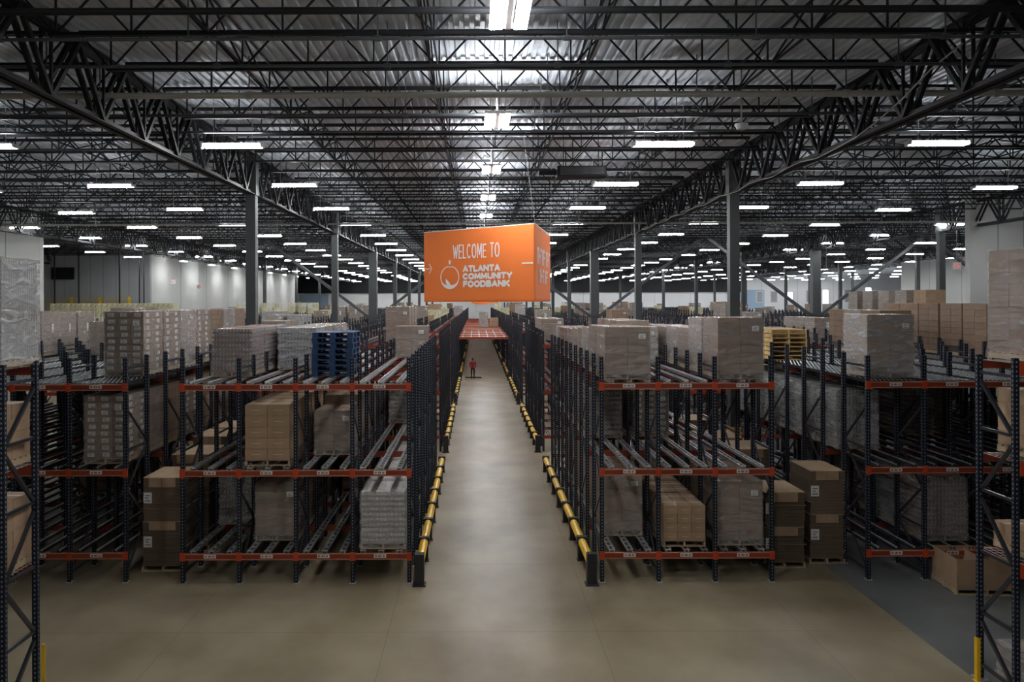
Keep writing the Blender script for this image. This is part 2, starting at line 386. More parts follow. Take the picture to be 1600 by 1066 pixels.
pipe(41.0, 10.45, .05, 'pipe', 'far pale pipe crossing behind the fourth joist group', -30, 40)
t = pipe(20.3, 10.8, .03, 'piped', 'thin grey sprinkler branch crossing behind the second aisle light')
# sprinkler main turns and runs back on the right
b = MB(); pts = [(15.0, 16.62, 10.78), (15.6, 16.1, 10.78), (19.5, 14.2, 10.78)]
# cable clipped along the right girder
b = MB(); last = None
for i in range(60):
    y = 14+i*1.0; p = (8.75-.22, y, 10.08+.05*math.sin(i*1.9)+(.9*max(0, 1-(i/4.0))))
    if last: b.cyl(last, p, .016, 5, 'cable')
    last = p
tag(ob('power_cable', b), 'pale cable clipped along the underside of the right girder', 'cable')

# ------------------------------------------------------------------ lamps
LZ = 10.5
def lamp_proto():
    r = ob('strip_light', None)
    parts = []
    parts.append(ob('housing', MB().box(-.74, .74, -.115, .115, .025, .07, 'lamp_w').box(-.78, -.74, -.15, .15, -.03, .06, 'lamp_w').box(.74, .78, -.15, .15, -.03, .06, 'lamp_w'), r))
    for s in (-.09, .09): parts.append(ob('light_tube', MB().box(-.73, .73, s-.045, s+.045, -.03, .02, 'lamp'), r))
    parts.append(ob('motion_sensor', MB().cyl((-.8, 0, -.07), (-.8, 0, .03), .045, 8, 'lamp_w'), r))
    for e in (-.5, .5): parts.append(ob('hanging_cord', MB().bar((e, 0, .07), (e, 0, 1.21), .012, .012, 'cable'), r))
    protos_children[r.name] = parts; kids[r.name] = parts
    for p in parts: kids[p.name] = []
    return r
def lamp2_proto():
    r = ob('bay_light', None); parts = []
    parts.append(ob('housing', MB().box(-.28, .28, -.66, -.62, .0, .06, 'lamp_w').box(-.28, .28, .62, .66, .0, .06, 'lamp_w').box(-.06, .06, -.64, .64, .03, .07, 'lamp_w').box(-.04, .04, -.64, .64, -.02, .03, 'lamp_w'), r))
    for s in (-1, 1):
        for q in (.115, .18, .245): parts.append(ob('light_tube', MB().box(s*q-.026, s*q+.026, -.62, .62, -.03, .03, 'lamp'), r))
    for e in (-.5, .5): parts.append(ob('hanging_cord', MB().bar((0, e, .07), (0, e, 1.21), .012, .012, 'cable'), r))
    kids[r.name] = parts
    for p in parts: kids[p.name] = []
    return r
lp, lp2 = lamp_proto(), lamp2_proto()
used1 = used2 = False
cols = [(-30.5, 'sixth left'), (-24.2, 'fifth left'), (-17.9, 'fourth left'), (-12.6, 'third left'), (-6.25, 'first left'), (4.85, 'first right'), (11.9, 'second right'), (18.7, 'third right'), (25.4, 'fourth right'), (32, 'fifth right'), (39, 'sixth right'), (46, 'seventh right'), (53, 'eighth right'), (60, 'ninth right'), (67, 'tenth right'), (74, 'eleventh right')]
rows = [20.6+7.05*k for k in range(-3, 21)]
n = 0
for k, y in enumerate(rows):
    for x, nm in cols:
        if abs(x) > max(14, .75*y+3) or k in (0, 2) or k == 1 and abs(x) > 8: continue  # two unseen strips above the frame stay, added to brighten the rack fronts
        if x < -26 and y > 75 or x > 24 and 38 < y < 41: continue
        if k > 9 and (n*7919) % 23 == 5: n += 1; continue       # some fixtures are missing or dark
        n += 1
        o = lp if not used1 else copy_tree(lp); used1 = True
        o.location = (x, y+(.0 if abs(x) < 15 else 1.2), LZ)
        tag(o, 'lit white strip light in row %s from the front, %s of the aisle' % (ordn(k), nm), 'ceiling light', 'strip lights across the hall')
for k in range(19):
    y = 11.0+6.65*k-6.65
    o = lp2 if not used2 else copy_tree(lp2); used2 = True
    o.location = (.48, y+.1, LZ)
    tag(o, 'bright twin-bank bay light above the central aisle, %s from the front' % ordn(k), 'ceiling light', 'lights over the central aisle')
for k in range(8):
    o = copy_tree(lp); o.location = (-28.9, 79+8.3*k, LZ); o.rotation_euler = (0, 0, math.pi/2)
    tag(o, 'end-on strip light beside the pale left side wall, %s back' % ordn(k), 'ceiling light', 'lights along the left side wall')
def unlit(x, y, lab):
    t = thing('strip_light', (x, y, LZ), lab, 'ceiling light')
    ob('housing', MB().box(-.74, .74, -.15, .15, .03, .07, 'lamp_w').box(-.74, .74, -.12, .12, -.03, .03, 'piped'), t)
    for e in (-.5, .5): ob('hanging_cord', MB().bar((e, 0, .07), (e, 0, 1.21), .012, .012, 'cable'), t)
unlit(-12.7, 34.9, 'unlit grey strip light between the lit ones, upper left')
unlit(12.2, 34.9, 'unlit grey strip light beside the right column top')

# ------------------------------------------------------------------ racks
LV = (.62, 2.54, 4.52)          # beam centre heights
BH = .085
POSTZ = 5.2
S = 1.305                       # lane pitch
pm = MB().box(-.045, .045, -.045, -.037, 0, POSTZ, 'post').box(-.045, -.037, -.037, .045, 0, POSTZ, 'post').box(.037, .045, -.037, .045, 0, POSTZ, 'post').box(-.037, -.018, .037, .045, 0, POSTZ, 'post').box(.018, .037, .037, .045, 0, POSTZ, 'post').box(-.07, .07, -.08, .08, 0, .012, 'galv').box(-.06, -.045, -.03, .0, .012, .05, 'galv').box(.045, .06, -.03, .0, .012, .05, 'galv').mesh('post')
def beam_mesh(w, mat, hi):
    b = MB().box(-w/2, w/2, -.016, .02, -BH*.62, BH*.62, mat)
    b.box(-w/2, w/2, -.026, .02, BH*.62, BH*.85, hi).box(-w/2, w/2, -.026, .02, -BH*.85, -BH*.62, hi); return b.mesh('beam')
bm_front = beam_mesh(S-.09, 'orange', 'orange_hi'); bm_in = beam_mesh(S-.09, 'darkred', 'darkred')
br_m = MB().box(-.058, .058, -.062, -.045, -.1, .1, 'bracket').box(-.03, .03, -.068, -.062, -.06, -.03, 'bracket').box(-.03, .03, -.068, -.062, .03, .06, 'bracket').mesh('beam_connector')
def loc_label():
    b = MB().box(-.14, .14, -.004, 0, -.042, .042, 'white')
    for i in range(9):
        if i in (2, 6): continue
        b.box(-.115+i*.025, -.098+i*.025, -.007, -.004, -.024, .02, 'ink')
    return b.mesh('location_label')
ll_m = loc_label()
st_m = MB().bar((0, .04, 0), (0, 1.16, 0), .035, .05, 'brace').mesh('strut')
dg_m = MB().bar((0, .04, 0), (0, 1.16, .92), .035, .05, 'brace').mesh('diagonal_brace')
dgm_m = MB().bar((0, 1.16, 0), (0, .04, .92), .035, .05, 'brace').mesh('diagonal_brace')
def track(L, wheels):
    b = MB()
    if wheels:
        b.box(-.045, -.035, 0, L, 0, .07, 'brace').box(.035, .045, 0, L, 0, .07, 'brace')
        y = .06
        while y < L: b.cyl((-.03, y, .055), (.03, y, .055), .028, 6, 'galv'); y += .11
    else:
        b.box(-.055, -.045, 0, L, 0, .07, 'galv').box(.045, .055, 0, L, 0, .07, 'galv').box(-.045, .045, 0, L, 0, .012, 'brace')
        b.box(-.07, -.055, 0, L, .06, .07, 'galv').box(.055, .07, 0, L, .06, .07, 'galv')
        y = .1
        while y < L: b.cyl((-.045, y, .035), (.045, y, .035), .018, 5, 'galv'); y += .3
    return b.mesh('rail')
tr_plain, tr_wheel = track(12, False), track(12, True)
tr_bed = None
def bed(L):
    b = MB(); b.box(-.57, -.56, 0, L, 0, .07, 'brace').box(.56, .57, 0, L, 0, .07, 'brace')
    b.box(-.56, .56, 0, L, .03, .056, 'steel'); y = .06; k = 0
    while y < L:
        b.bar((-.56, y, .045), (.56, y, .045), .012, .012, 'brace')
        for j in range(10): b.cyl((-.5+j*.1+(k%2)*.05-.01, y, .055), (-.5+j*.1+(k%2)*.05+.01, y, .055), .022, 6, 'galv')
        y += .14; k += 1
    return b.mesh('roller_bed')
tr_bed = bed(12)
wide_m = MB().box(-.03, .03, 0, 12, -.02, .05, 'darkred').mesh('side_beam')
def rack(x0, nl, y0, label, ends=(True, True), style='plain', np_=11, topbed=False, first_front=True):
    """drive-in style flow rack: nl lanes from x0, np_ posts deep, 1.2 m pitch"""
    r = thing('pallet_rack', (x0, y0, 0), label, 'rack', 'front storage racks')
    for c in range(nl+1):
        x = c*S
        for k in range(np_):
            ob('post', pm, r, (x, k*1.2, 0))
        for k in range(0, np_-1, 2):
            for z in (.22, 1.2, 3.05, 4.95): ob('strut', st_m, r, (x, k*1.2, z))
            ob('diagonal_brace', dg_m, r, (x, k*1.2, .25)); ob('diagonal_brace', dgm_m, r, (x, k*1.2, 1.22)); ob('diagonal_brace', dg_m, r, (x, k*1.2, 2.1)); ob('diagonal_brace', dgm_m, r, (x, k*1.2, 3.1))
        for z in LV: ob('beam_connector', br_m, r, (x, 0, z))
    for l in range(nl):
        xc = (l+.5)*S
        for li, z in enumerate(LV):
            ob('beam', bm_front, r, (xc, -.03, z))
            ob('location_label', ll_m, r, (xc-.02, -.05, z+.012))
            for k in range(2, np_, 2): ob('support_beam', bm_in, r, (xc, k*1.2, z-.03))
            if topbed and li == 2: ob('roller_bed', tr_bed, r, (xc, .02, z+BH*.6-.02)); continue
            for q in (-.42, 0, .42): ob('rail', tr_wheel if style == 'wheel' else tr_plain, r, (xc+q, -.03, z+BH*.75))
    return r
Y0 = 18.46
XL, XLL, XR, XRR = -6.78, -8.14-8*S, 2.88, 9.07
RK = {}
rack(XL, 4, Y0, 'dark blue and orange flow rack, nearest block left of the aisle')
rack(XLL, 8, Y0+.1, 'dark blue and orange roller rack, nearest block at far left', style='wheel', topbed=True)
rack(XR, 3, Y0, 'dark blue and orange flow rack, nearest block right of the aisle')
rack(XRR, 9, Y0+.1, 'dark blue and orange roller rack, nearest block at far right', style='wheel', topbed=True)
# far racks: joined repeated members
fcache = {}
def far_rack(x0, nl, y0, label, np_=11, lo=True):
    key = (nl, np_)
    if key not in fcache:
        p, b, s, t, fr = MB(), MB(), MB(), MB(), MB()
        for c in range(nl+1):
            for k in range(np_): p.box(c*S-.045, c*S+.045, k*1.2-.045, k*1.2+.045, 0, POSTZ, 'postf')
            for k in range(0, np_-1, 2):
                for z in (1.2, 3.05, 4.95): s.bar((c*S, k*1.2, z), (c*S, k*1.2+1.2, z), .035, .05, 'brace')
                for z, q in ((.25, 0), (1.22, 1), (2.1, 0), (3.1, 1)): s.bar((c*S, k*1.2+q*1.2, z), (c*S, k*1.2+(1-q)*1.2, z+.92), .035, .05, 'brace')
        for z in LV:
            fr.box(0, nl*S, -.06, -.01, z-BH*.85, z+BH*.85, 'orange').box(0, nl*S, (np_-1)*1.2, (np_-1)*1.2+.05, z-BH, z+BH*.85, 'orange')
            for k in range(2, np_-1, 2): b.box(0, nl*S, k*1.2-.02, k*1.2+.03, z-BH, z+.05, 'darkred')
            for l in range(nl):
                for q in (-.42, 0, .42):
                    for e in (-.05, .05): t.box((l+.5)*S+q+e-.008, (l+.5)*S+q+e+.008, 0, (np_-1)*1.2, z+.05, z+.12, 'galvd')
        fcache[key] = (p.mesh('posts'), s.mesh('bracing'), b.mesh('support_beams'), t.mesh('rails'), fr.mesh('front_beams'))
    r = thing('pallet_rack', (x0, y0, 0), label, 'rack', 'far storage racks')
    for nme, me in zip(('post', 'bracing', 'support_beam', 'rail', 'beam'), fcache[key]): tag(ob(nme, me, r), kind='stuff')
    return r
ROWY = [34.5, 50.3, 65.2, 81.0, 97.0, 113.0, 129.0, 145.0]
def rw(i): return '%s row' % ordn(i+1)
BL = [('inner left', XL, 4), ('outer left', XLL, 8), ('inner right', XR, 3), ('outer right', XRR, 9)]
racks_far = []
for i, y in enumerate(ROWY):
    for nm, x, nl in BL:
        if nm == 'outer right' and y < 60: nl = 9
        if y > 60 and nm in ('inner left', 'inner right') and False: continue
        far_rack(x, nl, y, 'dark blue and orange rack block, %s from the camera, %s of the aisle' % (rw(i), nm)); racks_far.append((i, nm, x, nl, y, 11))
    if y >= 60 and y != 65.2:
        far_rack(-30.6, 4, y, 'dark rack block, %s from the camera, beside the left wall' % rw(i)); racks_far.append((i, 'leftmost', -30.6, 4, y, 11))
    if y > 45:
        far_rack(26.4, 11, y, 'dark rack block, %s from the camera, far right of the hall' % rw(i)); racks_far.append((i, 'rightmost', 26.4, 11, y, 11))
for yy, nn in ((81.0, 'nearer'), (97.0, 'farther')): far_rack(-24.6, 4, yy, 'dark rack block before the bright left side wall, %s one' % nn)
far_rack(-35.3, 8, 63.5, 'dark rack block at far left carrying the pale produce cartons', np_=9)

# bridge shelf over the aisle
br = thing('overhead_bridge_shelf', (0, 71, 0), 'orange beam deck bridging the central aisle beyond the person', 'shelf')
xl, xr = -1.6, 2.9
for k in range(18):
    y = k*4.2
    ob('cross_beam', MB().box(xl, xr, y, y+.12, 3.08, 3.28, 'bridge'), br)
    ob('deck_panel', MB().box(xl, xr, y+.25, y+3.2, 3.2, 3.24, 'bridge'), br)
    if k < 4:
        for q in range(3):
            for e in (-.38, .38): ob('rail_stop', MB().box(xl+.75+q*1.5+e-.04, xl+.75+q*1.5+e+.04, y+.8, y+2.3, 3.24, 3.3, 'galv'), br)
for e in (xl, xr-.06): ob('side_beam', MB().box(e, e+.06, 0, 72, 3.06, 3.26, 'bridge'), br)

# ------------------------------------------------------------------ rack-end guards along the aisle
gp = MB().box(-.1, .1, -.07, .07, 0, .5, 'black').box(-.125, .125, -.1, .1, 0, .02, 'black').box(-.13, .13, -.08, .08, .42, .6, 'black').mesh('guard_post')
gp0 = MB().box(-.11, .11, -.1, .1, 0, .72, 'black').box(-.15, .15, -.14, .14, 0, .03, 'black').mesh('guard_post')
gr_m = MB().cyl((0, .05, .47), (0, 1.67, .47), .1, 12, 'yellow').mesh('guard_rail')
for i, y in enumerate([18.3, 34.3, 50.1, 65.0, 80.8, 96.8, 112.8]):
    for sx, nm in ((-1.32, 'left'), (2.62, 'right')):
        g = thing('aisle_guard', (sx, y, 0), 'yellow tube guard rail on black posts, %s section from the front, %s aisle edge' % (ordn(i), nm), 'guard rail', 'yellow guard rails along the aisle')
        for k in range(8):
            ob('guard_post', gp0 if k == 0 else gp, g, (0, k*1.72, 0))
            if k < 7: ob('guard_rail', gr_m, g, (0, k*1.72, 0))

# ------------------------------------------------------------------ pallet loads
def pallet_mesh(w, d, mat='wood', h=.13):
    b = MB(); hw, hd = w/2, d/2
    for i in range(7):
        y = -hd+(i+.5)*d/7; b.box(-hw, hw, y-.05, y+.05, h-.02, h, mat)
    for y in (-hd+.05, 0, hd-.05): b.box(-hw, hw, y-.05, y+.05, 0, .018, mat)
    for x in (-hw+.025, 0, hw-.025): b.box(x-.02, x+.02, -hd, hd, .018, h-.02, mat)
    return b
def film_mesh(w, d, z0, z1, mat, seed=0, flare=0.0):
    b = MB(); r = random.Random(seed); hw, hd = w/2+.012, d/2+.012; nz = 8
    ring = []; ns = 6
    per = [(-hw+2*hw*i/ns, -hd) for i in range(ns)]+[(hw, -hd+2*hd*i/ns) for i in range(ns)]+[(hw-2*hw*i/ns, hd) for i in range(ns)]+[(-hw, hd-2*hd*i/ns) for i in range(ns)]
    for k in range(nz+1):
        z = z0+(z1-z0)*k/nz; g = 1+(flare if k == 0 else 0)
        b.v += [(x*g*(1+r.uniform(0, .013)), y*g*(1+r.uniform(0, .013)), z+r.uniform(-.01, .01)) for x, y in per]
    m = len(per)
    for k in range(nz):
        for i in range(m): b.f.append((k*m+i, k*m+(i+1)%m, (k+1)*m+(i+1)%m, (k+1)*m+i)); b.m.append(b.mi(mat))
    # film folded in over the top edge
    o = len(b.v); b.v += [(x*.72, y*.72, z1+.006+r.uniform(0, .01)) for x, y in per]
    for i in range(m): b.f.append((nz*m+i, nz*m+(i+1)%m, o+(i+1)%m, o+i)); b.m.append(b.mi(mat))
    return b
mcache = {}
def carton_m(cw, cd, ch, kind):
    key = ('c', round(cw, 3), round(cd, 3), round(ch, 3), kind)
    if key in mcache: return mcache[key]
    mat = {'kraft': 'kraft', 'label': 'kraftd', 'brown': 'kraftd', 'grey': 'kraftp', 'dark': 'kraftd', 'light': 'kraft', 'mix': 'kraftp'}.get(kind, 'kraft')
    g = .004; x, y = cw/2-g, cd/2-g; e = .01
    b = MB(); n = 0
    # bevelled carton: 8-corner body with chamfered top edge
    b.box(-x, x, -y, y, .002, ch-e, mat); b.box(-x+e*.7, x-e*.7, -y+e*.7, y-e*.7, ch-e, ch-.002, mat)
    if kind in ('kraft', 'light'):
        b.box(-x*.45, x*.4, -y-.002, -y, ch*.48, ch*.52, 'tape'); b.box(-x, x, -.025, .025, ch-.002, ch-.0005, 'tape')
    mcache[key] = b.mesh('carton'); return mcache[key]
def lab_m(w, h):
    key = ('l', w, h)
    if key not in mcache:
        b = MB().box(-w/2, w/2, -.003, 0, -h/2, h/2, 'white').box(-w*.3, w*.3, -.0045, -.003, h*.18, h*.25, 'ink').box(-w*.3, w*.1, -.0045, -.003, -.05*h, .03*h, 'ink').box(-w*.35, w*.35, -.0045, -.003, -h*.36, -h*.2, 'trayg')
        mcache[key] = b.mesh('paper_label')
    return mcache[key]
def layer_m(w, d, lh, tray, can, n1=12, n2=14, frac=.4):
    key = ('t', w, d, round(lh, 3), tray, can)
    if key in mcache: return mcache[key]
    b = MB(); hw, hd = w/2, d/2
    b.box(-hw+.035, hw-.035, -hd+.035, hd-.035, 0, lh-.004, can if can != 'can' else 'cand')
    nx, ny = 3, 3
    for i in range(nx):
        for j in range(ny):
            if i == 1 and j == 1: continue
            b.box(-hw+i*w/nx+.004, -hw+(i+1)*w/nx-.004, -hd+j*d/ny+.004, -hd+(j+1)*d/ny-.004, 0, lh*frac, tray)
    r = w/n1*.44
    for i in range(n1):
        x = -hw+(i+.5)*w/n1
        for y in (-hd+r+.01, hd-r-.01): b.cyl((x, y, lh*frac*.5), (x, y, lh-.004), r, 6, can)
    for i in range(n2):
        y = -hd+(i+.5)*d/n2
        for x in (-hw+r+.01, hw-r-.01): b.cyl((x, y, lh*frac*.5), (x, y, lh-.004), r, 6, can)
    b.box(-hw+.02, hw-.02, -hd+.02, hd-.02, lh-.008, lh-.002, tray if can != 'water' else 'water')
    mcache[key] = b.mesh('tray_layer'); return mcache[key]
protos = {}
DESC = {'kraft': 'kraft carton load', 'label': 'white-labelled brown carton load', 'brown': 'shrink-wrapped brown carton load', 'grey': 'hazy wrapped carton load', 'tray': 'reddish canned-tray load',
        'cans': 'wrapped silver can load', 'water': 'white-capped bottle pack load', 'dark': 'dark brown carton load', 'darkcans': 'dark can tray load', 'light': 'open kraft carton load', 'mix': 'milky film-wrapped carton load', 'bluep': 'blue empty-pallet stack', 'yellowp': 'yellow wooden pallet stack', 'produce': 'pale printed produce load', 'greenp': 'greenish printed carton load'}
def build_load(kind, w, d, h, lite=False):
    key = (kind, w, d, round(h, 2), lite)
    if key in protos: return copy_tree(protos[key])
    r = ob('pallet_load' if kind not in ('bluep', 'yellowp') else 'pallet_stack', None); ch = []
    def P(name, me, loc=(0, 0, 0), rz=0, par=None):
        o = ob(name, me, par or r, loc, rz); kids[o.name] = []; kids.setdefault((par or r).name, []).append(o); return o
    kids[r.name] = []
    if kind in ('bluep', 'yellowp'):
        mat = 'blue' if kind == 'bluep' else 'woody'; n = max(1, int(round(h/.137)))
        pmh = pallet_mesh(w, d, mat, .133).mesh('pallet')
        if kind == 'bluep':
            b = MB(); hw, hd = w/2, d/2
            b.box(-hw, hw, -hd, hd, .113, .133, mat)
            for y in (-hd, -.05, hd-.1): b.box(-hw, hw, y, y+.1, 0, .018, mat)
            for x in (-hw, -.07, hw-.14):
                for y in (-hd, -.07, hd-.14): b.box(x, x+.14, y, y+.14, .018, .113, mat)
            pmh = b.mesh('pallet')
        for i in range(n): P('pallet', pmh, (R.uniform(-.012, .012), R.uniform(-.01, .01), i*.135), R.uniform(-.008, .008))
        protos[key] = r; return r
    P('pallet', pallet_mesh(w+.01, d+.01).mesh('pallet'))
    z0 = .132; hh = h-z0
    if kind in ('kraft', 'label', 'brown', 'grey', 'dark', 'light', 'mix'):
        spec = {'kraft': (2, 2, .235), 'label': (3, 2, .16), 'brown': (2, 2, .2), 'grey': (2, 2, .24), 'dark': (2, 2, .2), 'light': (3, 2, .23), 'mix': (2, 2, .22)}[kind]
        nx, ny, chh = spec; nz = max(1, int(round(hh/chh))); chh = hh/nz
        cm = carton_m(w/nx, d/ny, chh, kind)
        if lite:
            b = MB(); mat = {'kraft': 'kraft', 'label': 'kraftd', 'brown': 'kraftd', 'grey': 'kraftp', 'dark': 'kraftd', 'light': 'kraft', 'mix': 'kraftp'}[kind]
            for i in range(nx):
                for j in range(ny):
                    for k in range(nz): b.box(-w/2+i*w/nx+.004, -w/2+(i+1)*w/nx-.004, -d/2+j*d/ny+.004, -d/2+(j+1)*d/ny-.004, z0+k*chh+.004, z0+(k+1)*chh-.004, mat)
            P('carton_stack', b.mesh('carton_stack'))
        else:
            for k in range(nz):
                for i in range(nx):
                    for j in range(ny):
                        c = P('carton', cm, (-w/2+(i+.5)*w/nx+R.uniform(-.004, .004), -d/2+(j+.5)*d/ny+R.uniform(-.003, .003), z0+k*chh))
                        if kind == 'label' and j == 0: P('paper_label', lab_m(.16, .095), (R.uniform(-.02, .02), -d/ny/2+.003, chh*.5), 0, c)
                        if kind == 'label' and i == nx-1: P('paper_label', lab_m(.16, .095), (w/nx/2-.003, R.uniform(-.05, .05), chh*.5), math.pi/2, c)
        if kind in ('grey',): P('paper_label', lab_m(.12, .36), (.08, -d/2-.018, h*.62)); P('paper_label', lab_m(.12, .3), (w/2+.018, .1, h*.62), math.pi/2)
        if kind in ('brown', 'mix', 'dark', 'label'): P('paper_label', lab_m(.16, .12), (w*.32, -d/2-.02, h*.82))
    elif kind in ('tray', 'cans', 'water', 'darkcans'):
        tr, cn, lh = {'tray': ('tray', 'can', .115), 'cans': ('trayg', 'can', .12), 'water': ('trayg', 'water', .125), 'darkcans': ('kraftd', 'cand', .13)}[kind]
        nz = max(1, int(round(hh/lh))); lh = hh/nz; lm = layer_m(w, d, lh, tr, cn)
        for k in range(nz): P('tray_layer', lm, (R.uniform(-.006, .006), R.uniform(-.006, .006), z0+k*lh))
        if kind == 'water':
            b = MB()
            for e in (-.22, .22): b.box(e-.06, e+.06, -d/2, d/2, h+.004, h+.01, 'trayg')
            P('slip_strip', b.mesh('slip_strip'))
    elif kind == 'ribbed':
        zs = [z0, z0+hh*.36, z0+hh*.5, z0+hh*.74, h]
        for k in range(4):
            b = MB().box(-w/2+.02, w/2-.02, -d/2+.02, d/2-.02, zs[k], zs[k+1]-.006, 'trayg' if k % 2 == 0 else 'kraftp')
            for q in range(16):
                x = -w/2+.02+(q+.5)*(w-.04)/16
                for y in (-d/2+.015, d/2-.015): b.cyl((x, y, zs[k]+.01), (x, y, zs[k+1]-.02), .022, 8, 'can' if k != 1 else 'trayg')
            for q in range(16):
                y = -d/2+.02+(q+.5)*(d-.04)/16
                for x in (-w/2+.015, w/2-.015): b.cyl((x, y, zs[k]+.01), (x, y, zs[k+1]-.02), .022, 8, 'can' if k != 1 else 'trayg')
            P('sleeve_tier', b.mesh('sleeve_tier'))
        P('paper_label', lab_m(.15, .3), (.2, -d/2-.025, h*.6))
    elif kind in ('produce', 'greenp'):
        nz = max(2, int(round(hh/.5))); lh = hh/nz; 
        for k in range(nz):
            for i in range(2):
                mat = R.choice(['produce', 'producew', 'produce']) if kind == 'produce' else R.choice(['produce', 'kraft', 'produce'])
                b = MB().box(-w/4+.01, w/4-.01, -d/2, d/2, .02, lh-.01, mat)
                for e in range(3): b.box(-w/4+.06+e*.14, -w/4+.13+e*.14, -d/2-.006, -d/2, lh*(.2+.25*((e+k) % 3)), lh*(.32+.25*((e+k) % 3)), ['green', 'ink', 'tray'][(e+i+k) % 3])
                P('carton', b.mesh('carton'), (-w/4+i*w/2, 0, z0+k*lh))
    fm = {'brown': 'film', 'grey': 'filmd', 'mix': 'filmw', 'cans': 'filmw', 'water': 'film', 'label': 'film', 'tray': 'film', 'darkcans': 'film', 'ribbed': 'filmw'}.get(kind)
    if fm and not (kind == 'label' and lite): P('stretch_film', film_mesh(w, d, .03, h, fm, R.randint(0, 9999), .04).mesh('stretch_film'))
    protos[key] = r; return r
def load(kind, x, y, z, w, d, h, label, group, lite=False, rz=0):
    o = build_load(kind, w, d, h, lite); o.location = (x, y, z); o.rotation_euler = (0, 0, rz)
    return tag(o, label, 'pallet load' if kind not in ('bluep', 'yellowp') else 'pallets', group)
TOPS = [z+.125 for z in LV]
LVN = ['bottom', 'middle', 'top']
def lane(block, x0, l, lv, y, kinds, h, n, w=1.04, aisle=None, dx=0, hs=None, lite_from=99, gap=.06, nl=4):
    """n loads one behind another in lane l, kinds cycles"""
    names = {'L': 'rack left of aisle', 'LL': 'far-left rack', 'R': 'rack right of aisle', 'RR': 'far-right rack'}
    li = (nl-1-l) if block in ('L', 'LL') else l
    for i in range(n):
        k = kinds[i % len(kinds)]; hh = hs[i] if hs and i < len(hs) else h
        x = x0+(l+.5)*S+dx+R.uniform(-.02, .02); yy = y+.6+i*(1.2+gap)
        z = TOPS[lv] - (.02 if lv == 2 and block in ('LL', 'RR') else 0)
        load(k, x, yy, z+.012, w, 1.2, hh, '%s, %s back, %s lane, %s shelf, front %s' % (DESC[k], ordn(i), ordn(li), LVN[lv], names[block]), 'pallet loads on the front racks', lite=i >= lite_from)
# block L (lane 0 = outermost)
lane('L', XL, 0, 2, 19.6, ['tray'], 1.17, 3, .98, dx=.14)
lane('L', XL, 1, 2, 21.6, ['cans', 'mix'], 1.12, 4)
lane('L', XL, 2, 2, 19.6, ['bluep'], 1.08, 1, 1.0)
lane('L', XL, 3, 2, 25.9, ['brown'], 1.02, 1, 1.0, dx=.12)
lane('L', XL, 1, 1, 18.6, ['kraft'], 1.42, 7, 1.04, dx=-.05, lite_from=3)
lane('L', XL, 2, 1, 19.9, ['brown', 'dark'], 1.12, 6, .95, dx=-.05, hs=[1.1, 1.35, 1.35, 1.3, 1.3, 1.3], lite_from=2)
lane('L', XL, 3, 1, 25.0, ['darkcans', 'dark'], 1.3, 3, lite_from=1)
lane('L', XL, 0, 0, 20.6, ['cans'], 1.27, 5, .98, dx=.0)
lane('L', XL, 1, 0, 19.2, ['brown', 'dark'], 1.35, 6, 1.02, dx=.02, hs=[1.36, 1.6, 1.5, 1.5, 1.5, 1.5], lite_from=2)
lane('L', XL, 3, 0, 18.52, ['water'], 1.32, 6, 1.04, dx=.03)
lane('L', XL, 2, 0, 24.0, ['dark'], 1.4, 3, lite_from=0)
# block LL (8 lanes, lane 7 nearest the aisle)
LLx = XLL
lane('LL', LLx, 7, 2, 20.0, ['label', 'label', 'mix'], 1.62, 7, .98, dx=.0, nl=8, lite_from=4)
lane('LL', LLx, 2, 2, 23.4, ['grey'], 1.62, 6, 1.04, nl=8, dx=.0, hs=[1.64, 1.62, 1.6, 1.55, 1.5, 1.5], lite_from=3)
lane('LL', LLx, 4, 2, 27.3, ['grey', 'greenp'], 1.2, 2, nl=8)
lane('LL', LLx, 5, 2, 26.8, ['greenp', 'mix'], 1.25, 3, nl=8)
lane('LL', LLx, 7, 1, 18.9, ['label', 'brown', 'dark', 'label'], 1.62, 8, .98, dx=.02, nl=8, lite_from=4)
lane('LL', LLx, 6, 1, 24.0, ['dark'], 1.4, 5, nl=8, lite_from=0)
lane('LL', LLx, 5, 0, 24.0, ['dark'], 1.4, 4, nl=8, lite_from=0)
# block R (3 lanes, lane 0 by the aisle)
lane('R', XR, 0, 2, 18.62, ['brown', 'brown', 'mix'], 1.2, 9, 1.06, dx=-.02, hs=[1.22, 1.2, 1.12, 1.05, 1.0, .95, .92, .9, .9], lite_from=5, nl=3)
lane('R', XR, 1, 2, 23.6, ['mix', 'brown'], 1.3, 4, 1.02, nl=3, hs=[1.05, 1.2, 1.2, 1.2])
lane('R', XR, 2, 2, 18.62, ['brown', 'mix'], 1.42, 8, 1.06, nl=3, hs=[1.43, 1.4, 1.1, 1.1, 1.05, 1.05, 1.0, 1.0], lite_from=4)
lane('R', XR, 0, 1, 22.2, ['darkcans'], 1.35, 5, 1.0, nl=3)
lane('R', XR, 1, 1, 22.4, ['label', 'dark'], 1.3, 3, 1.0, dx=.05, nl=3, lite_from=1)
lane('R', XR, 0, 0, 19.5, ['brown', 'dark'], 1.55, 6, .95, dx=.0, nl=3, lite_from=2)
lane('R', XR, 1, 0, 18.62, ['light'], .98, 6, .98, nl=3, hs=[.96, .98, 1.0, 1.0, 1.0, 1.0], lite_from=3)
lane('R', XR, 2, 0, 18.7, ['brown', 'dark'], 1.5, 6, 1.06, nl=3, lite_from=2)
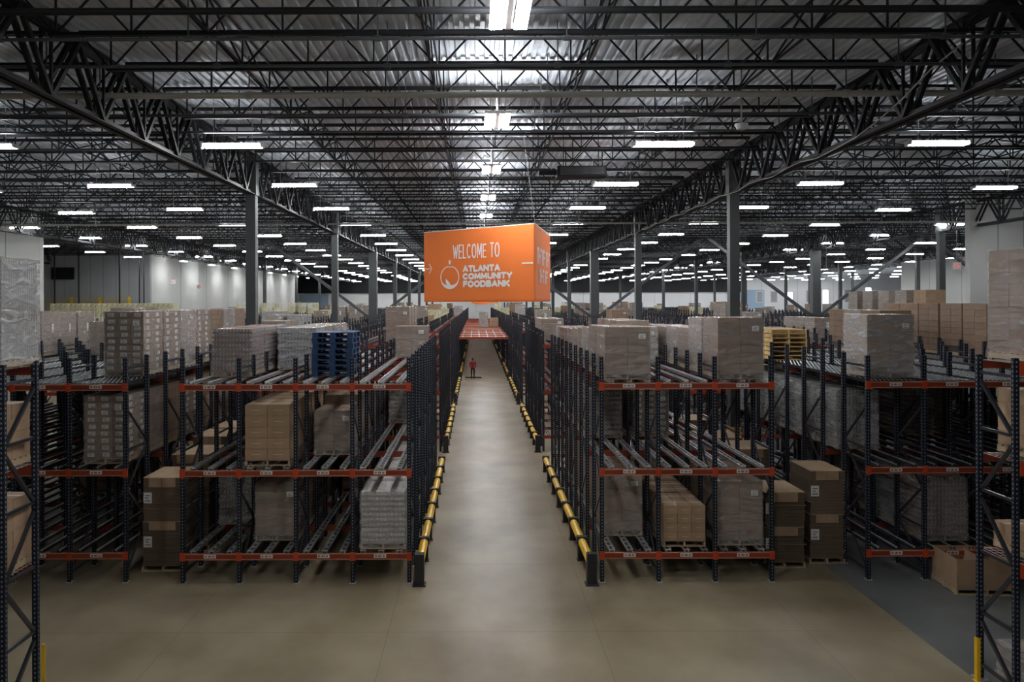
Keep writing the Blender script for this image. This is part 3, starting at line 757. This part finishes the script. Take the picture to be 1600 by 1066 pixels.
# block RR (lane 0 nearest)
lane('RR', XRR, 0, 2, 19.0, ['mix'], 1.5, 1, 1.1, dx=.1, nl=9)
lane('RR', XRR, 0, 2, 24.6, ['yellowp', 'mix'], .95, 2, 1.1, dx=-.1, nl=9)
lane('RR', XRR, 5, 2, 23.3, ['dark'], 1.72, 6, 1.1, dx=-.05, nl=9, lite_from=3)
lane('RR', XRR, 3, 2, 26.0, ['dark', 'brown'], 1.5, 3, nl=9, lite_from=1)
lane('RR', XRR, 0, 1, 20.4, ['cans'], 1.5, 7, 1.06, dx=-.02, nl=9)
lane('RR', XRR, 1, 1, 25.0, ['darkcans', 'dark'], 1.4, 4, nl=9)
lane('RR', XRR, 2, 1, 22.5, ['darkcans'], 1.5, 4, nl=9)
lane('RR', XRR, 1, 0, 19.0, ['tray', 'cans'], 1.5, 6, 1.04, dx=.1, nl=9)
lane('RR', XRR, 3, 1, 24.0, ['darkcans'], 1.5, 2, nl=9)

# far loads
R2 = random.Random(11)
cnt = 0
def far_load(i, nm, l, lv, q, kind, x, y, z, w, h):
    global cnt
    cnt += 1
    load(kind, x, y, z, w, 1.2, h, '%s, %s lane, %s back, %s shelf, %s rack, %s' % (DESC[kind], ordn(l), ordn(q), LVN[lv], nm, rw(i)), 'pallet loads on the far racks', lite=True)
for (i, nm, x0, nl, y0, np_) in racks_far:
    dens = {0: .3 if 'inner' in nm else .42, 1: .3, 2: .34, 3: .46, 4: .5, 5: .35, 6: .35, 7: .35}[i]
    for l in range(nl):
        xa = x0+(l+.5)*S
        px = 744+xa*F/(y0+6)
        if px < -60 or px > 1660: continue
        if cnt > 330: break
        if R2.random() > dens or (i == 0 and nm == 'inner left' and l == 2): continue
        kind = R2.choice(['brown', 'brown', 'mix', 'dark', 'grey', 'cans'] if i < 2 else ['brown', 'grey', 'dark', 'mix', 'produce', 'produce', 'greenp'])
        h = R2.choice([1.0, 1.2, 1.4, 1.6]); n = R2.choice([1, 1, 2]) if i > 1 else R2.choice([2, 3])
        s = R2.choice([0, 1, 3, 5]) if i > 0 else R2.choice([0, 2, 4])
        for q in range(n): far_load(i, nm, l, 2, q, kind, xa, y0+.75+(s+q)*1.26, TOPS[2], 1.04, h)
# particular far stacks seen in the photo
for k, h in enumerate((1.6, 1.6, 1.55)):
    load('brown', -3.5+.02*k, 36.2+k*1.3, TOPS[2], 1.05, 1.2, h, 'wrapped brown load beside the aisle behind the front left rack, %s back' % ordn(k), 'loads behind the front left rack', lite=True)
for k in range(12):
    load('produce', -33.6+k*.82, 64.4, TOPS[2], .8, 1.2, 1.75, 'pale yellow printed produce load before the left wall, %s from left' % ordn(k), 'produce loads at far left', lite=True)
    if k < 8: load('produce', -23.95+(k % 4)*1.305, 82.2 if k < 4 else 98.5, TOPS[2]+.0, 1.04, 1.2, 1.7, 'pale produce load on the left racks before the bright wall, %s from left' % ordn(k), 'produce loads before the bright wall', lite=True)
for k in range(5):
    load('grey' if k else 'kraft', 24.3, 42.9+k*1.9, TOPS[2]+.01, 1.04, 1.2, 2.35, 'tall wrapped load in front of the right wall, %s back' % ordn(k), 'tall loads before the right wall', lite=True)
far_rack(23.6, 1, 41.5, 'single-lane dark rack under the tall loads by the right wall', np_=11)
load('mix', .9, 97.6, 3.26, 1.05, 1.2, 1.9, 'tall silvery wrapped load standing on the bridge over the aisle', 'loads on the bridge', lite=True)
load('kraft', 2.15, 97.6, 3.26, 1.05, 1.2, 1.15, 'low brown carton load on the bridge, right of the silvery one', 'loads on the bridge', lite=True)
load('bluep', 2.9+1.6, 114, TOPS[2], 1.1, 1.2, 1.7, 'blue pallet stack on the far right rack beyond the bridge', 'far pallets', lite=True)

# ------------------------------------------------------------------ flattened-board stacks in the gaps
def boards(x, y, w, d, h, label, tiers=2, tags=True, dz=0):
    t = thing('cardboard_stack', (x, y, 0), label, 'cardboard stack', 'flat cardboard stacks on the floor')
    ob('pallet', pallet_mesh(w+.04, d+.04).mesh('pallet'), t)
    z = .132; th = (h-.132)/tiers
    for k in range(tiers):
        b = MB(); nb = 10; lz = z
        for q in range(nb):
            e = R.uniform(-.012, .012)+.02*k; g = R.uniform(0, .012); hgt = th/nb
            b.box(-w/2+e+g, w/2+e-g, -d/2+g, d/2-g, lz, lz+hgt-.004, 'sheet'); lz += hgt
        bo = ob('board_bundle', b, t)
        ob('top_sheet', MB().box(-w/2+.02*k, w/2+.02*k, -d/2, d/2, z+th-.004, z+th+.008, 'kraftl'), t)
        ob('folded_flap', MB().box(-w*.33, w*.33, -d/2-.03, -d/2-.015, z+th-.22 if k else z+th-.2, z+th, 'kraft').box(-w*.02, -w*.01, -d/2-.033, -d/2-.03, z+th-.2, z+th, 'kraftd'), t)
        if tags: ob('paper_label', lab_m(.2, .26), t, (-w*.36, -d/2-.022, z+th*.55), 0)
        z += th
    b = MB()
    for zz in (.55, 1.5): 
        if zz < h: b.box(-w/2-.03, w/2+.04, -d/2-.02, d/2+.02, zz, zz+.012, 'kraftd')
    ob('strap', b, t)
    return t
boards(-7.58, 19.95, .98, 1.3, 2.25, 'tall two-bundle flat cardboard stack beside the left rack, nearest one')
boards(-7.5, 21.6, .98, 1.4, 2.5, 'flat cardboard stack left of the aisle rack, second back', tags=False)
boards(-7.5, 23.2, .98, 1.4, 2.7, 'flat cardboard stack left of the aisle rack, third back', tags=False)
boards(-7.5, 24.8, .98, 1.4, 2.7, 'flat cardboard stack left of the aisle rack, fourth back', tags=False)
boards(7.45, 20.05, .98, 1.3, 1.82, 'lower flat cardboard stack in the right gap, nearest the aisle')
boards(8.62, 20.35, .84, 1.3, 2.27, 'tall flat cardboard stack with torn flaps beside the right roller rack')
boards(7.55, 22.9, 1.2, 1.4, 2.35, 'flat cardboard stack behind the low one in the right gap', tags=False)
boards(7.45, 25.0, 1.2, 1.4, 2.3, 'broad flat cardboard stack farther back in the right gap', tags=False)
boards(7.4, 28.6, 1.2, 1.4, 2.3, 'flat cardboard stack behind the right column guard', tags=False)

# big open carton on a pallet at right
t = thing('open_carton', (11.2, 18.05, 0), 'large open empty kraft carton on a pallet at lower right', 'box', rz=-.06)
ob('pallet', pallet_mesh(1.32, 1.1).mesh('pallet'), t)
wd, dp, h0, h1 = .64, .53, .135, .78
for nme, q in (('side_panel', (-wd, -wd+.015, -dp, dp)), ('side_panel', (wd-.015, wd, -dp, dp)), ('side_panel', (-wd+.015, wd-.015, -dp, -dp+.015)), ('side_panel', (-wd+.015, wd-.015, dp-.015, dp)), ('bottom_panel', (-wd+.015, wd-.015, -dp+.015, dp-.015))):
    ob(nme, MB().box(*q, h0, h1 if nme == 'side_panel' else h0+.015, 'kraft'), t)
ob('inner_fold', MB().box(.05, .07, -dp+.015, dp-.015, h0+.02, h1-.06, 'kraftl'), t)

# ------------------------------------------------------------------ foreground racks
def fore(xp, sgn, ys, lab, pz=5.55, levels=(2.15, 3.78, 5.38)):
    t = thing('pallet_rack', (xp, ys[0], 0), lab, 'rack', 'foreground racks')
    dy = ys[1]-ys[0]
    def post():
        return MB().box(-.045, .045, -.035, -.027, 0, pz, 'post').box(-.045, -.037, -.027, .035, 0, pz, 'post').box(.037, .045, -.027, .035, 0, pz, 'post').box(-.037, -.018, .027, .035, 0, pz, 'post').box(.018, .037, .027, .035, 0, pz, 'post').box(-.1, .1, -.1, .1, 0, .015, 'galv').mesh('post')
    pme = post()
    for px in (0, sgn*2.75):
        for y in (0, dy): ob('post', pme, t, (px, y, 0))
        z = .3; k = 0
        for z, z2 in ((.25, 1.0), (1.15, 2.05), (2.2, 3.1), (3.25, 4.15), (4.3, 5.1)):
            ob('strut', MB().bar((px, .05, z), (px, dy-.05, z), .05, .05, 'brace'), t)
            a, b_ = (.05, dy-.05) if k % 2 == 0 else (dy-.05, .05)
            ob('diagonal_brace', MB().bar((px, a, z), (px, b_, z2), .05, .055, 'brace'), t); k += 1
        ob('strut', MB().bar((px, .05, 5.25), (px, dy-.05, 5.25), .05, .05, 'brace'), t)
    for z in levels:
        for y in (-.03, dy+.03):
            x0, x1 = sorted((sgn*.05, sgn*2.7))
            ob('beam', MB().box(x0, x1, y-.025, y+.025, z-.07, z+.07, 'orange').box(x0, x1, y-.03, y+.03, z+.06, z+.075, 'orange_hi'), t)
            if y < 0: ob('beam_connector', MB().box(*sorted((sgn*.046, sgn*.15)), y-.035, y+.035, z-.11, z+.11, 'bracket'), t)
        xs = sorted((sgn*.06, sgn*2.7))
        b = MB(); x = xs[0]
        while x < xs[1]: b.bar((x, 0, z+.082), (x, dy, z+.082), .008, .008, 'galv'); x += .1
        for j in range(8): b.bar((xs[0], dy*j/7, z+.078), (xs[1], dy*j/7, z+.078), .008, .008, 'galv')
        tag(ob('wire_deck', b, t), kind='stuff')
    return t
fore(-7.2, -1, (12.15, 13.05), 'black upright frame rack in the left foreground, cut by the frame edge')
fore(8.62, 1, (12.8, 13.72), 'black upright frame rack in the right foreground with yellow foot guard')
for x, y, h, s in ((-7.12, 13.16, .88, 'left'), (8.5, 13.82-.22, .75, 'right')):
    tag(ob('post_guard', MB().box(-.03, -.02, -.04, .04, 0, h, 'yellow').box(-.02, .03, -.04, -.03, 0, h, 'yellow').box(-.05, .05, -.06, .06, 0, .012, 'yellow'), loc=(x, y, 0)), 'yellow steel foot guard on the %s foreground upright' % s, 'guard', 'foot guards')
def fl(kind, x, y, z, w, h, label): load(kind, x, y, z, w, 1.05, h, label, 'loads on the foreground racks')
fl('ribbed', -7.72, 12.68, 5.475, 1.0, 1.72, 'tall silvery wrapped load on top of the left foreground rack')
fl('brown', 9.38, 13.26, 5.475, 1.1, 1.85, 'tall brown shrink-wrapped load on top of the right foreground rack')
fl('kraft', -7.85, 12.65, 3.875, 1.0, 1.0, 'brown carton load on the middle shelf of the left foreground rack')
fl('kraft', -7.83, 12.6, 2.245, 1.05, 1.15, 'brown carton load on the low shelf of the left foreground rack')
fl('kraft', 9.5, 13.3, 3.875, 1.0, 1.1, 'brown carton load on the middle shelf of the right foreground rack')
fl('light', 9.5, 13.3, 2.245, 1.15, .45, 'low kraft carton load on the low shelf of the right foreground rack')
fl('mix', 9.5, 13.25, .02, 1.1, .62, 'low wrapped carton load on the floor under the right foreground rack')

# loose tail of stretch film on the right rack top stack
b = MB(); r_ = random.Random(4); ring = []
for k in range(7):
    z = -.09*k; rad = [.03, .09, .12, .1, .05, .07, .02][k]
    for i in range(8):
        a = i*math.pi/4; b.v.append((rad*math.cos(a)*(1+r_.uniform(-.4, .4))+.02*k, rad*math.sin(a)*.6*(1+r_.uniform(-.4, .4)), z))
for k in range(6):
    for i in range(8): b.f.append((k*8+i, k*8+(i+1) % 8, (k+1)*8+(i+1) % 8, (k+1)*8+i)); b.m.append(b.mi('filmw'))
tag(ob('film_tail', b, loc=(10.43, 18.92, 5.02)), 'crumpled clear film tail hanging from the wrapped load at right', 'plastic film')

# ------------------------------------------------------------------ banner sign
A = Vector((1.83, 24.8)); B = Vector((-1.86, 28.0)); LEN = (B-A).length
ang = math.atan2(B.y-A.y, B.x-A.x)-math.pi/3
Cc = A+LEN*Vector((math.cos(ang), math.sin(ang)))
ZB, ZT = 6.5-.02, 6.5+2.38
sign = thing('hanging_banner', (0, 0, 0), 'orange three-sided hanging welcome banner with white lettering over the aisle', 'banner')
def tri_path(P, rad):
    out = []
    n = len(P)
    for i in range(n):
        p0, p1, p2 = P[i-1], P[i], P[(i+1) % n]
        a = (p0-p1).normalized(); c = (p2-p1).normalized()
        for k in range(7):
            t_ = k/6; q0 = p1+a*rad; q1 = p1+c*rad
            out.append(q0*(1-t_)**2+p1*2*t_*(1-t_)+q1*t_**2)
    return out
def ringband(path, z0, z1, thick, mat):
    b = MB(); cen = sum(path, Vector((0, 0)))/len(path); n = len(path)
    for p in path:
        q = p+(cen-p).normalized()*thick
        b.v += [(p.x, p.y, z0), (p.x, p.y, z1), (q.x, q.y, z0), (q.x, q.y, z1)]
    for i in range(n):
        j = (i+1) % n
        for f in ((0, 1, 1, 0), (2, 3, 3, 2)): pass
        b.f += [(4*i, 4*j, 4*j+1, 4*i+1), (4*i+3, 4*j+3, 4*j+2, 4*i+2), (4*i+1, 4*j+1, 4*j+3, 4*i+3), (4*i+2, 4*j+2, 4*j, 4*i)]
        b.m += [b.mi(mat)]*4
    return b
path = tri_path([A, B, Cc], .1)
ob('fabric_panel', ringband(path, ZB, ZT, .05, 'banner'), sign)
ob('hem', ringband(tri_path([A, B, Cc], .1), ZB-.02, ZB+.03, .07, 'banner'), sign)
ob('top_rim', ringband(path, ZT, ZT+.025, .06, 'bwhite'), sign)
for p, dx in ((A, -.35), (B, .9), (Cc, .05)): ob('hanging_cable', MB().bar((p.x, p.y, ZT), (p.x+dx, p.y, 11.7), .012, .012, 'cable'), sign)
def text_mesh(body, name):
    cu = bpy.data.curves.new(name, 'FONT'); cu.body = body; cu.resolution_u = 3
    to = bpy.data.objects.new(name, cu); C.objects.link(to); bpy.context.view_layer.update()
    me = bpy.data.meshes.new_from_object(to.evaluated_get(bpy.context.evaluated_depsgraph_get()))
    bpy.data.objects.remove(to); return me
def place_on(me, name, u0, u1, v0, v1, P0, P1, mat='bwhite', bold=0, off=.012):
    """fit a flat xy mesh onto the wall P0->P1 (u) and ZB..ZT (v)"""
    xs = [v.co.x for v in me.vertices]; ys = [v.co.y for v in me.vertices]
    xa, xb, ya, yb = min(xs), max(xs), min(ys), max(ys)
    d = (P1-P0).normalized(); L_ = (P1-P0).length; nrm = Vector((d.y, -d.x))
    for v in me.vertices:
        u = (u0+(v.co.x-xa)/(xb-xa)*(u1-u0))*L_; z = ZB+(v0+(v.co.y-ya)/(yb-ya)*(v1-v0))*(ZT-ZB)
        p = P0+d*u+nrm*off; v.co = (p.x, p.y, z)
    me.materials.clear(); me.materials.append(M[mat]); me.update()
    o = ob(name, me, sign)
    if bold:
        pass
    return o
def solid(pts_list):
    b = MB()
    for pts in pts_list: b.quad([(x, y, 0) for x, y in pts], 'bwhite')
    return b
# condensed hand-lettered top line and heavy lower lines
def heavy(body, name, e, width=None):
    cu = bpy.data.curves.new(name, 'FONT'); cu.body = body; cu.resolution_u = 3; cu.offset = e; cu.space_character = 1.12
    to = bpy.data.objects.new(name, cu); C.objects.link(to); bpy.context.view_layer.update()
    me = bpy.data.meshes.new_from_object(to.evaluated_get(bpy.context.evaluated_depsgraph_get()))
    bpy.data.objects.remove(to); return me
def arc(cx, cy, rx, ry, a0, a1, n=10):
    return [(cx+rx*math.cos(math.radians(a0+(a1-a0)*i/n)), cy+ry*math.sin(math.radians(a0+(a1-a0)*i/n))) for i in range(n+1)]
GL = {'W': (1.25, [[(0, 1), (.28, 0), (.5, .85), (.72, 0), (1, 1)]]), 'E': (.75, [[(1, 1), (0, 1), (0, 0), (1, 0)], [(0, .5), (.85, .5)]]), 'L': (.7, [[(0, 1), (0, 0), (1, 0)]]),
      'C': (.95, [arc(.52, .5, .52, .5, 48, 312)]), 'O': (1.05, [arc(.5, .5, .5, .5, 0, 360, 18)]), 'M': (1.15, [[(0, 0), (.08, 1), (.5, .2), (.92, 1), (1, 0)]]), 'T': (.85, [[(0, 1), (1, 1)], [(.5, 1), (.5, 0)]]),
      'A': (1.0, [[(0, 0), (.5, 1), (1, 0)], [(.2, .3), (.8, .3)]]), 'N': (.95, [[(0, 0), (0, 1), (1, 0), (1, 1)]]), 'U': (.95, [[(0, 1), (0, .45)]+arc(.5, .42, .5, .42, 180, 360)+[(1, 1)]]), 'I': (.0, [[(0, 0), (0, 1)]]),
      'Y': (.95, [[(0, 1), (.5, .45), (1, 1)], [(.5, .5), (.5, 0)]]), 'F': (.7, [[(1, 1), (0, 1), (0, 0)], [(0, .5), (.85, .5)]]), 'D': (.95, [[(0, 0), (0, 1), (.4, 1)]+arc(.4, .5, .6, .5, 90, -90)+[(0, 0)]]),
      'B': (.85, [[(0, 0), (0, 1), (.55, 1)]+arc(.55, .76, .35, .24, 90, -90, 6)+[(0, .52)], [(.5, .52)]+arc(.58, .26, .42, .26, 90, -90, 6)+[(0, 0)]]), 'K': (.9, [[(0, 0), (0, 1)], [(1, 1), (0, .42)], [(.3, .6), (1, 0)]]), ' ': (.35, [])}
def stroke_text(body, u0, u1, v0, v1, P0, P1, thick, gap=.32, jit=0):
    L_ = (P1-P0).length; H = ZT-ZB; W_ = (u1-u0)*L_-thick; h = (v1-v0)*H-thick
    tot = sum(GL[c][0] for c in body)+gap*(len(body)-1); sx = W_/tot
    d = (P1-P0).normalized(); nrm = Vector((d.y, -d.x)); x = u0*L_+thick/2; z0 = ZB+v0*H+thick/2; b = MB(); rj = random.Random(5)
    for li, c in enumerate(body):
        w_, st = GL[c]; g = 1+rj.uniform(-jit, jit)
        for pl in st:
            pts = [Vector((x+p[0]*w_*sx, z0+p[1]*h*g)) for p in pl]
            lay = 0
            for a, c2 in zip(pts, pts[1:]):
                t_ = (c2-a).normalized(); n_ = Vector((-t_.y, t_.x))*thick/2; a2 = a-t_*thick*.35; c3 = c2+t_*thick*.35
                q = []
                for p in (a2-n_, c3-n_, c3+n_, a2+n_):
                    w3 = P0+d*p.x+nrm*(.012+.0004*lay); q.append((w3.x, w3.y, p.y))
                b.quad(q, 'bwhite'); lay = (lay+1) % 3
        x += (w_+gap)*sx
    ob('lettering', b, sign)
stroke_text('WELCOME TO', .294, .712, .595, .79, B, A, .042, .42, .04)
stroke_text('ATLANTA', .385, .716, .405, .50, B, A, .07, .4)
stroke_text('COMMUNITY', .385, .818, .30, .392, B, A, .07, .4)
stroke_text('FOODBANK', .388, .797, .192, .288, B, A, .07, .4)
# fruit emblem: outline, crescent, inner leaf, stem leaf
def fruit():
    b = MB(); n = 40; out, inn = [], []
    for i in range(n):
        a = math.pi/2+2*math.pi*i/n; x, y = math.cos(a), math.sin(a)
        dip = .08*math.exp(-((a-math.pi/2-2*math.pi*round((a-math.pi/2)/(2*math.pi)))/.22)**2)
        out.append((x*1.0, y*1.05-dip)); inn.append((x*.93, y*.98-dip*.95))
    # crescent: thick towards the bottom
    inn = [(x*(1-.02), y if y > 0 else y*.97+.26*(y**2)) for x, y in inn]
    for i in range(n):
        j = (i+1) % n; b.quad([(out[i][0], out[i][1], 0), (out[j][0], out[j][1], 0), (inn[j][0], inn[j][1], 0), (inn[i][0], inn[i][1], 0)], 'bwhite')
    leaf = [(-.42, -.1), (-.22, -.28), (0, -.5), (.1, -.7), (.0, -.82), (-.25, -.72), (-.42, -.45)]
    b.quad([(x, y, 0) for x, y in leaf], 'bwhite')
    b.quad([(x, y, 0) for x, y in ((-.02, 1.12), (.1, 1.25), (.12, 1.45), (.0, 1.6), (-.12, 1.45), (-.1, 1.25))], 'bwhite')
    return b.mesh('fruit_emblem')
place_on(fruit(), 'fruit_emblem', .175, .353, .172, .59, B, A)
place_on(solid([[(0, 4.6), (8, 4.6), (8, 5.4), (0, 5.4)], [(6.2, 9.6), (6.9, 10), (10, 5), (9, 5)], [(6.2, .4), (9, 5), (10, 5), (6.9, 0)]]).mesh('arrow'), 'arrow', .012, .095, .40, .545, B, A)
place_on(solid([[(0, 0), (1, 0), (1, 1), (0, 1)]]).mesh('arrow_shaft'), 'arrow_shaft', .897, .985, .487, .505, B, A)
rs = random.Random(3)
for v0, v1, u0, u1, n_ in ((.50, .72, .12, .9, 9), (.25, .44, .22, .75, 5)):
    q = []
    for i in range(n_):
        q.append([(i, 0), (i+.22, 0), (i+.22, 1), (i, 1)])
        if i % 2 == 0: q.append([(i+.22, .8), (i+.62, .8), (i+.62, 1), (i+.22, 1)])
        if i % 3 == 0: q.append([(i+.45, 0), (i+.65, 0), (i+.65, 1), (i+.45, 1)])
        if i % 3 == 1: q.append([(i+.22, .42), (i+.6, .42), (i+.6, .56), (i+.22, .56)])
    place_on(solid(q).mesh('lettering'), 'lettering', u0, u1, v0, v1, A, Cc)
for i, (y, zb, wd_) in enumerate(((60, 6.32, 2.2), (105, 6.04, 2.1))):
    P = [Vector((.65-wd_/2, y)), Vector((.65+wd_/2, y)), Vector((.65, y+wd_*.8))]
    t = thing('hanging_banner', (0, 0, 0), ('smaller orange banner hidden behind the welcome banner, %s one back' % ordn(i)), 'banner')
    ob('fabric_panel', ringband(tri_path(P, .3), zb, zb+1.1, .04, 'banner'), t)
    for p in P: ob('hanging_cable', MB().bar((p.x, p.y, zb+1.1), (p.x, p.y, 11.7), .012, .012, 'cable'), t)

# ------------------------------------------------------------------ small fittings
def rod_thing(x, y, z0, name, label, body, cat):
    t = thing(name, (x, y, z0), label, cat); ob('drop_rod', MB().cyl((0, 0, .1), (0, 0, DECK-z0), .018, 6, 'cable'), t); ob('housing', body, t); return t
rod_thing(5.85, 17.6, 10.25, 'ceiling_camera', 'white domed device on a long rod under the right roof bay', MB().cyl((0, 0, 0), (0, 0, .12), .1, 12, 'lamp_w', .15), 'camera')
rod_thing(24.3, 55.5, 7.7, 'access_point', 'small white device on a long rod before the far right columns', MB().cyl((0, 0, 0), (0, 0, .25), .2, 10, 'lamp_w', .06), 'device')
for i, (x, y, z) in enumerate(((-31.2+.7, 80.5, 8.6), (-29.8, 86, 8.2), (25.6, 42.6, 8.35))):
    t = rod_thing(x, y, z, 'exit_sign', ['red exit sign hanging near the left wall, nearer one', 'red exit sign hanging near the left wall, farther one', 'red exit sign hanging before the right wall'][i], MB().box(-.22, .22, -.04, .04, -.3, .1, 'lamp_w'), 'exit sign')
    me = text_mesh('EXIT', 'lettering'); 
    for v in me.vertices: v.co = ((v.co.x-1.1)*.17, -.045, v.co.y*.3-.2)
    me.materials.clear(); me.materials.append(M['sign_red']); ob('lettering', me, t)
t = thing('unit_heater', (3.0, 22.8, 10.0), 'black box unit heater slung between joists near the centre', 'heater')
ob('casing', MB().box(-.7, .7, -.25, .25, 0, .3, 'steel').box(-.62, .62, -.3, -.25, .04, .26, 'black'), t)
ob('duct', MB().cyl((-.7, 0, .15), (.0-1.2, 0, .15), .08, 8, 'steel').bar((.5, 0, .3), (.5, 0, 1.7), .02, .02, 'steel').bar((-.5, 0, .3), (-.5, 0, 1.7), .02, .02, 'steel'), t)
t = thing('wall_louver', (-39.2, 75.9, 9.2), 'dark rectangular louvred vent high on the grey left wall', 'vent')
ob('frame', MB().box(-1.1, 1.1, -.08, 0, -.55, .6, 'black'), t)
for k in range(8): ob('slat', MB().box(-1.0, 1.0, -.12, -.08, -.48+k*.13, -.41+k*.13, 'steel'), t)
t = thing('mesh_guard', (-36.5, 74.8, 0), 'yellow mesh guard screens standing before the grey left wall', 'screen')
for k in range(3):
    b = MB(); x = -4+k*2.7
    for q in range(20): b.bar((x+q*.135, 0, 4.2), (x+q*.135, 0, 6.9), .03, .01, 'mesh_y')
    for q in range(14): b.bar((x, 0, 4.2+q*.2), (x+2.6, 0, 4.2+q*.2), .01, .03, 'mesh_y')
    ob('mesh_panel', b, t)
    ob('post', MB().box(x+2.55, x+2.75, -.05, .1, 0, 7.0, 'yellow'), t)
for i, (x, y) in enumerate(((-38.2, 72.5), (-36.2, 72.9), (-31.2, 70), (-30.3, 72), (-29.9, 72))):
    tag(ob('riser_pipe', MB().cyl((x, y, 0), (x, y, 11.7), .07 if i in (0, 2) else .055, 8, 'steel')), 'thin dark vertical riser pipe before the left wall, %s from left' % ordn(i), 'pipe', 'riser pipes at left')

# ------------------------------------------------------------------ person pushing a wide dust mop
def person(px, py):
    J = {'pel': (0, 0, .95), 'wa': (0, .01, 1.12), 'ch': (0, .03, 1.34), 'nk': (0, .04, 1.5), 'h0': (0, .05, 1.58), 'h1': (0, .05, 1.7),
         'hl': (-.1, 0, .9), 'kl': (-.11, .06, .5), 'al': (-.11, -.04, .09), 'tl': (-.12, .12, .04), 'hr': (.1, 0, .9), 'kr': (.11, .0, .5), 'ar': (.11, -.14, .1), 'tr': (.12, .02, .05),
         'sl': (-.2, .03, 1.42), 'el': (-.25, .08, 1.16), 'wl': (-.2, .24, .98), 'sr': (.2, .03, 1.42), 'er': (.25, .08, 1.16), 'wr': (.2, .24, .98)}
    rad = {'pel': (.15, .11), 'wa': (.14, .1), 'ch': (.17, .11), 'nk': (.06, .06), 'h0': (.08, .09), 'h1': (.07, .08), 'hl': (.085, .09), 'kl': (.06, .065), 'al': (.04, .045), 'tl': (.04, .03), 'hr': (.085, .09), 'kr': (.06, .065), 'ar': (.04, .045), 'tr': (.04, .03),
           'sl': (.07, .07), 'el': (.05, .05), 'wl': (.035, .035), 'sr': (.07, .07), 'er': (.05, .05), 'wr': (.035, .035)}
    E = [('pel', 'wa'), ('wa', 'ch'), ('ch', 'nk'), ('nk', 'h0'), ('h0', 'h1'), ('pel', 'hl'), ('hl', 'kl'), ('kl', 'al'), ('al', 'tl'), ('pel', 'hr'), ('hr', 'kr'), ('kr', 'ar'), ('ar', 'tr'), ('ch', 'sl'), ('sl', 'el'), ('el', 'wl'), ('ch', 'sr'), ('sr', 'er'), ('er', 'wr')]
    ks = list(J); me = bpy.data.meshes.new('body'); me.from_pydata([J[k] for k in ks], [(ks.index(a), ks.index(b)) for a, b in E], [])
    o = bpy.data.objects.new('body', me); C.objects.link(o)
    o.modifiers.new('skin', 'SKIN'); s = o.modifiers.new('sub', 'SUBSURF'); s.levels = 2
    for i, k in enumerate(ks): me.skin_vertices[0].data[i].radius = rad[k]
    me.skin_vertices[0].data[0].use_root = True
    bpy.context.view_layer.update()
    m2 = bpy.data.meshes.new_from_object(o.evaluated_get(bpy.context.evaluated_depsgraph_get())); bpy.data.objects.remove(o)
    m2.materials.clear()
    for k in ('red', 'cloth', 'skin', 'black'): m2.materials.append(M[k])
    for p in m2.polygons:
        c = p.center; p.use_smooth = True
        p.material_index = 3 if c.z < .1 else 1 if c.z < .93 and abs(c.x) < .2 and c.y < .19 else 2 if c.z > 1.51 or (abs(c.x) > .15 and c.y > .18) else 0
    t = thing('person', (px, py, 0), 'person in red jacket and black trousers walking away pushing a wide mop', 'person')
    ob('body', m2, t)
    h = MB(); n, mm = 12, 7
    for i in range(mm+1):
        a = math.pi*.62*i/mm
        for j in range(n): q = 2*math.pi*j/n; h.v.append((.092*math.sin(a)*math.cos(q), .04+.105*math.sin(a)*math.sin(q)-.01, 1.66+.12*math.cos(a)))
    for i in range(mm):
        for j in range(n): h.f.append((i*n+j, (i+1)*n+j, (i+1)*n+(j+1) % n, i*n+(j+1) % n)); h.m.append(h.mi('black'))
    ob('hair', h, t)
    for s in (-1, 1):
        hb = MB()
        for fi in range(4): hb.cyl((s*(.2+.012*fi), .25, .965-.006*fi), (s*(.19+.014*fi), .31-.008*fi, .93), .009, 6, 'skin')
        hb.cyl((s*.2, .24, .98), (s*.16, .28, .96), .01, 6, 'skin').box(s*.22-.035, s*.22+.035, .2, .265, .94, .985, 'skin')
        ob('hand', hb, t)
    return t
person(-.3, 66.0)
t = thing('dust_mop', (-.3, 67.3, 0), 'wide dark dust mop held in front of the person in red', 'mop')
ob('mop_head', MB().box(-.65, .75, -.09, .09, .0, .06, 'cloth').box(-.6, .7, -.03, .03, .06, .09, 'black'), t)
ob('handle', MB().cyl((.05, 0, .08), (.0, -1.02, .98), .014, 6, 'galv'), t)
print('OBJECTS', len(bpy.data.objects), 'far loads', cnt)
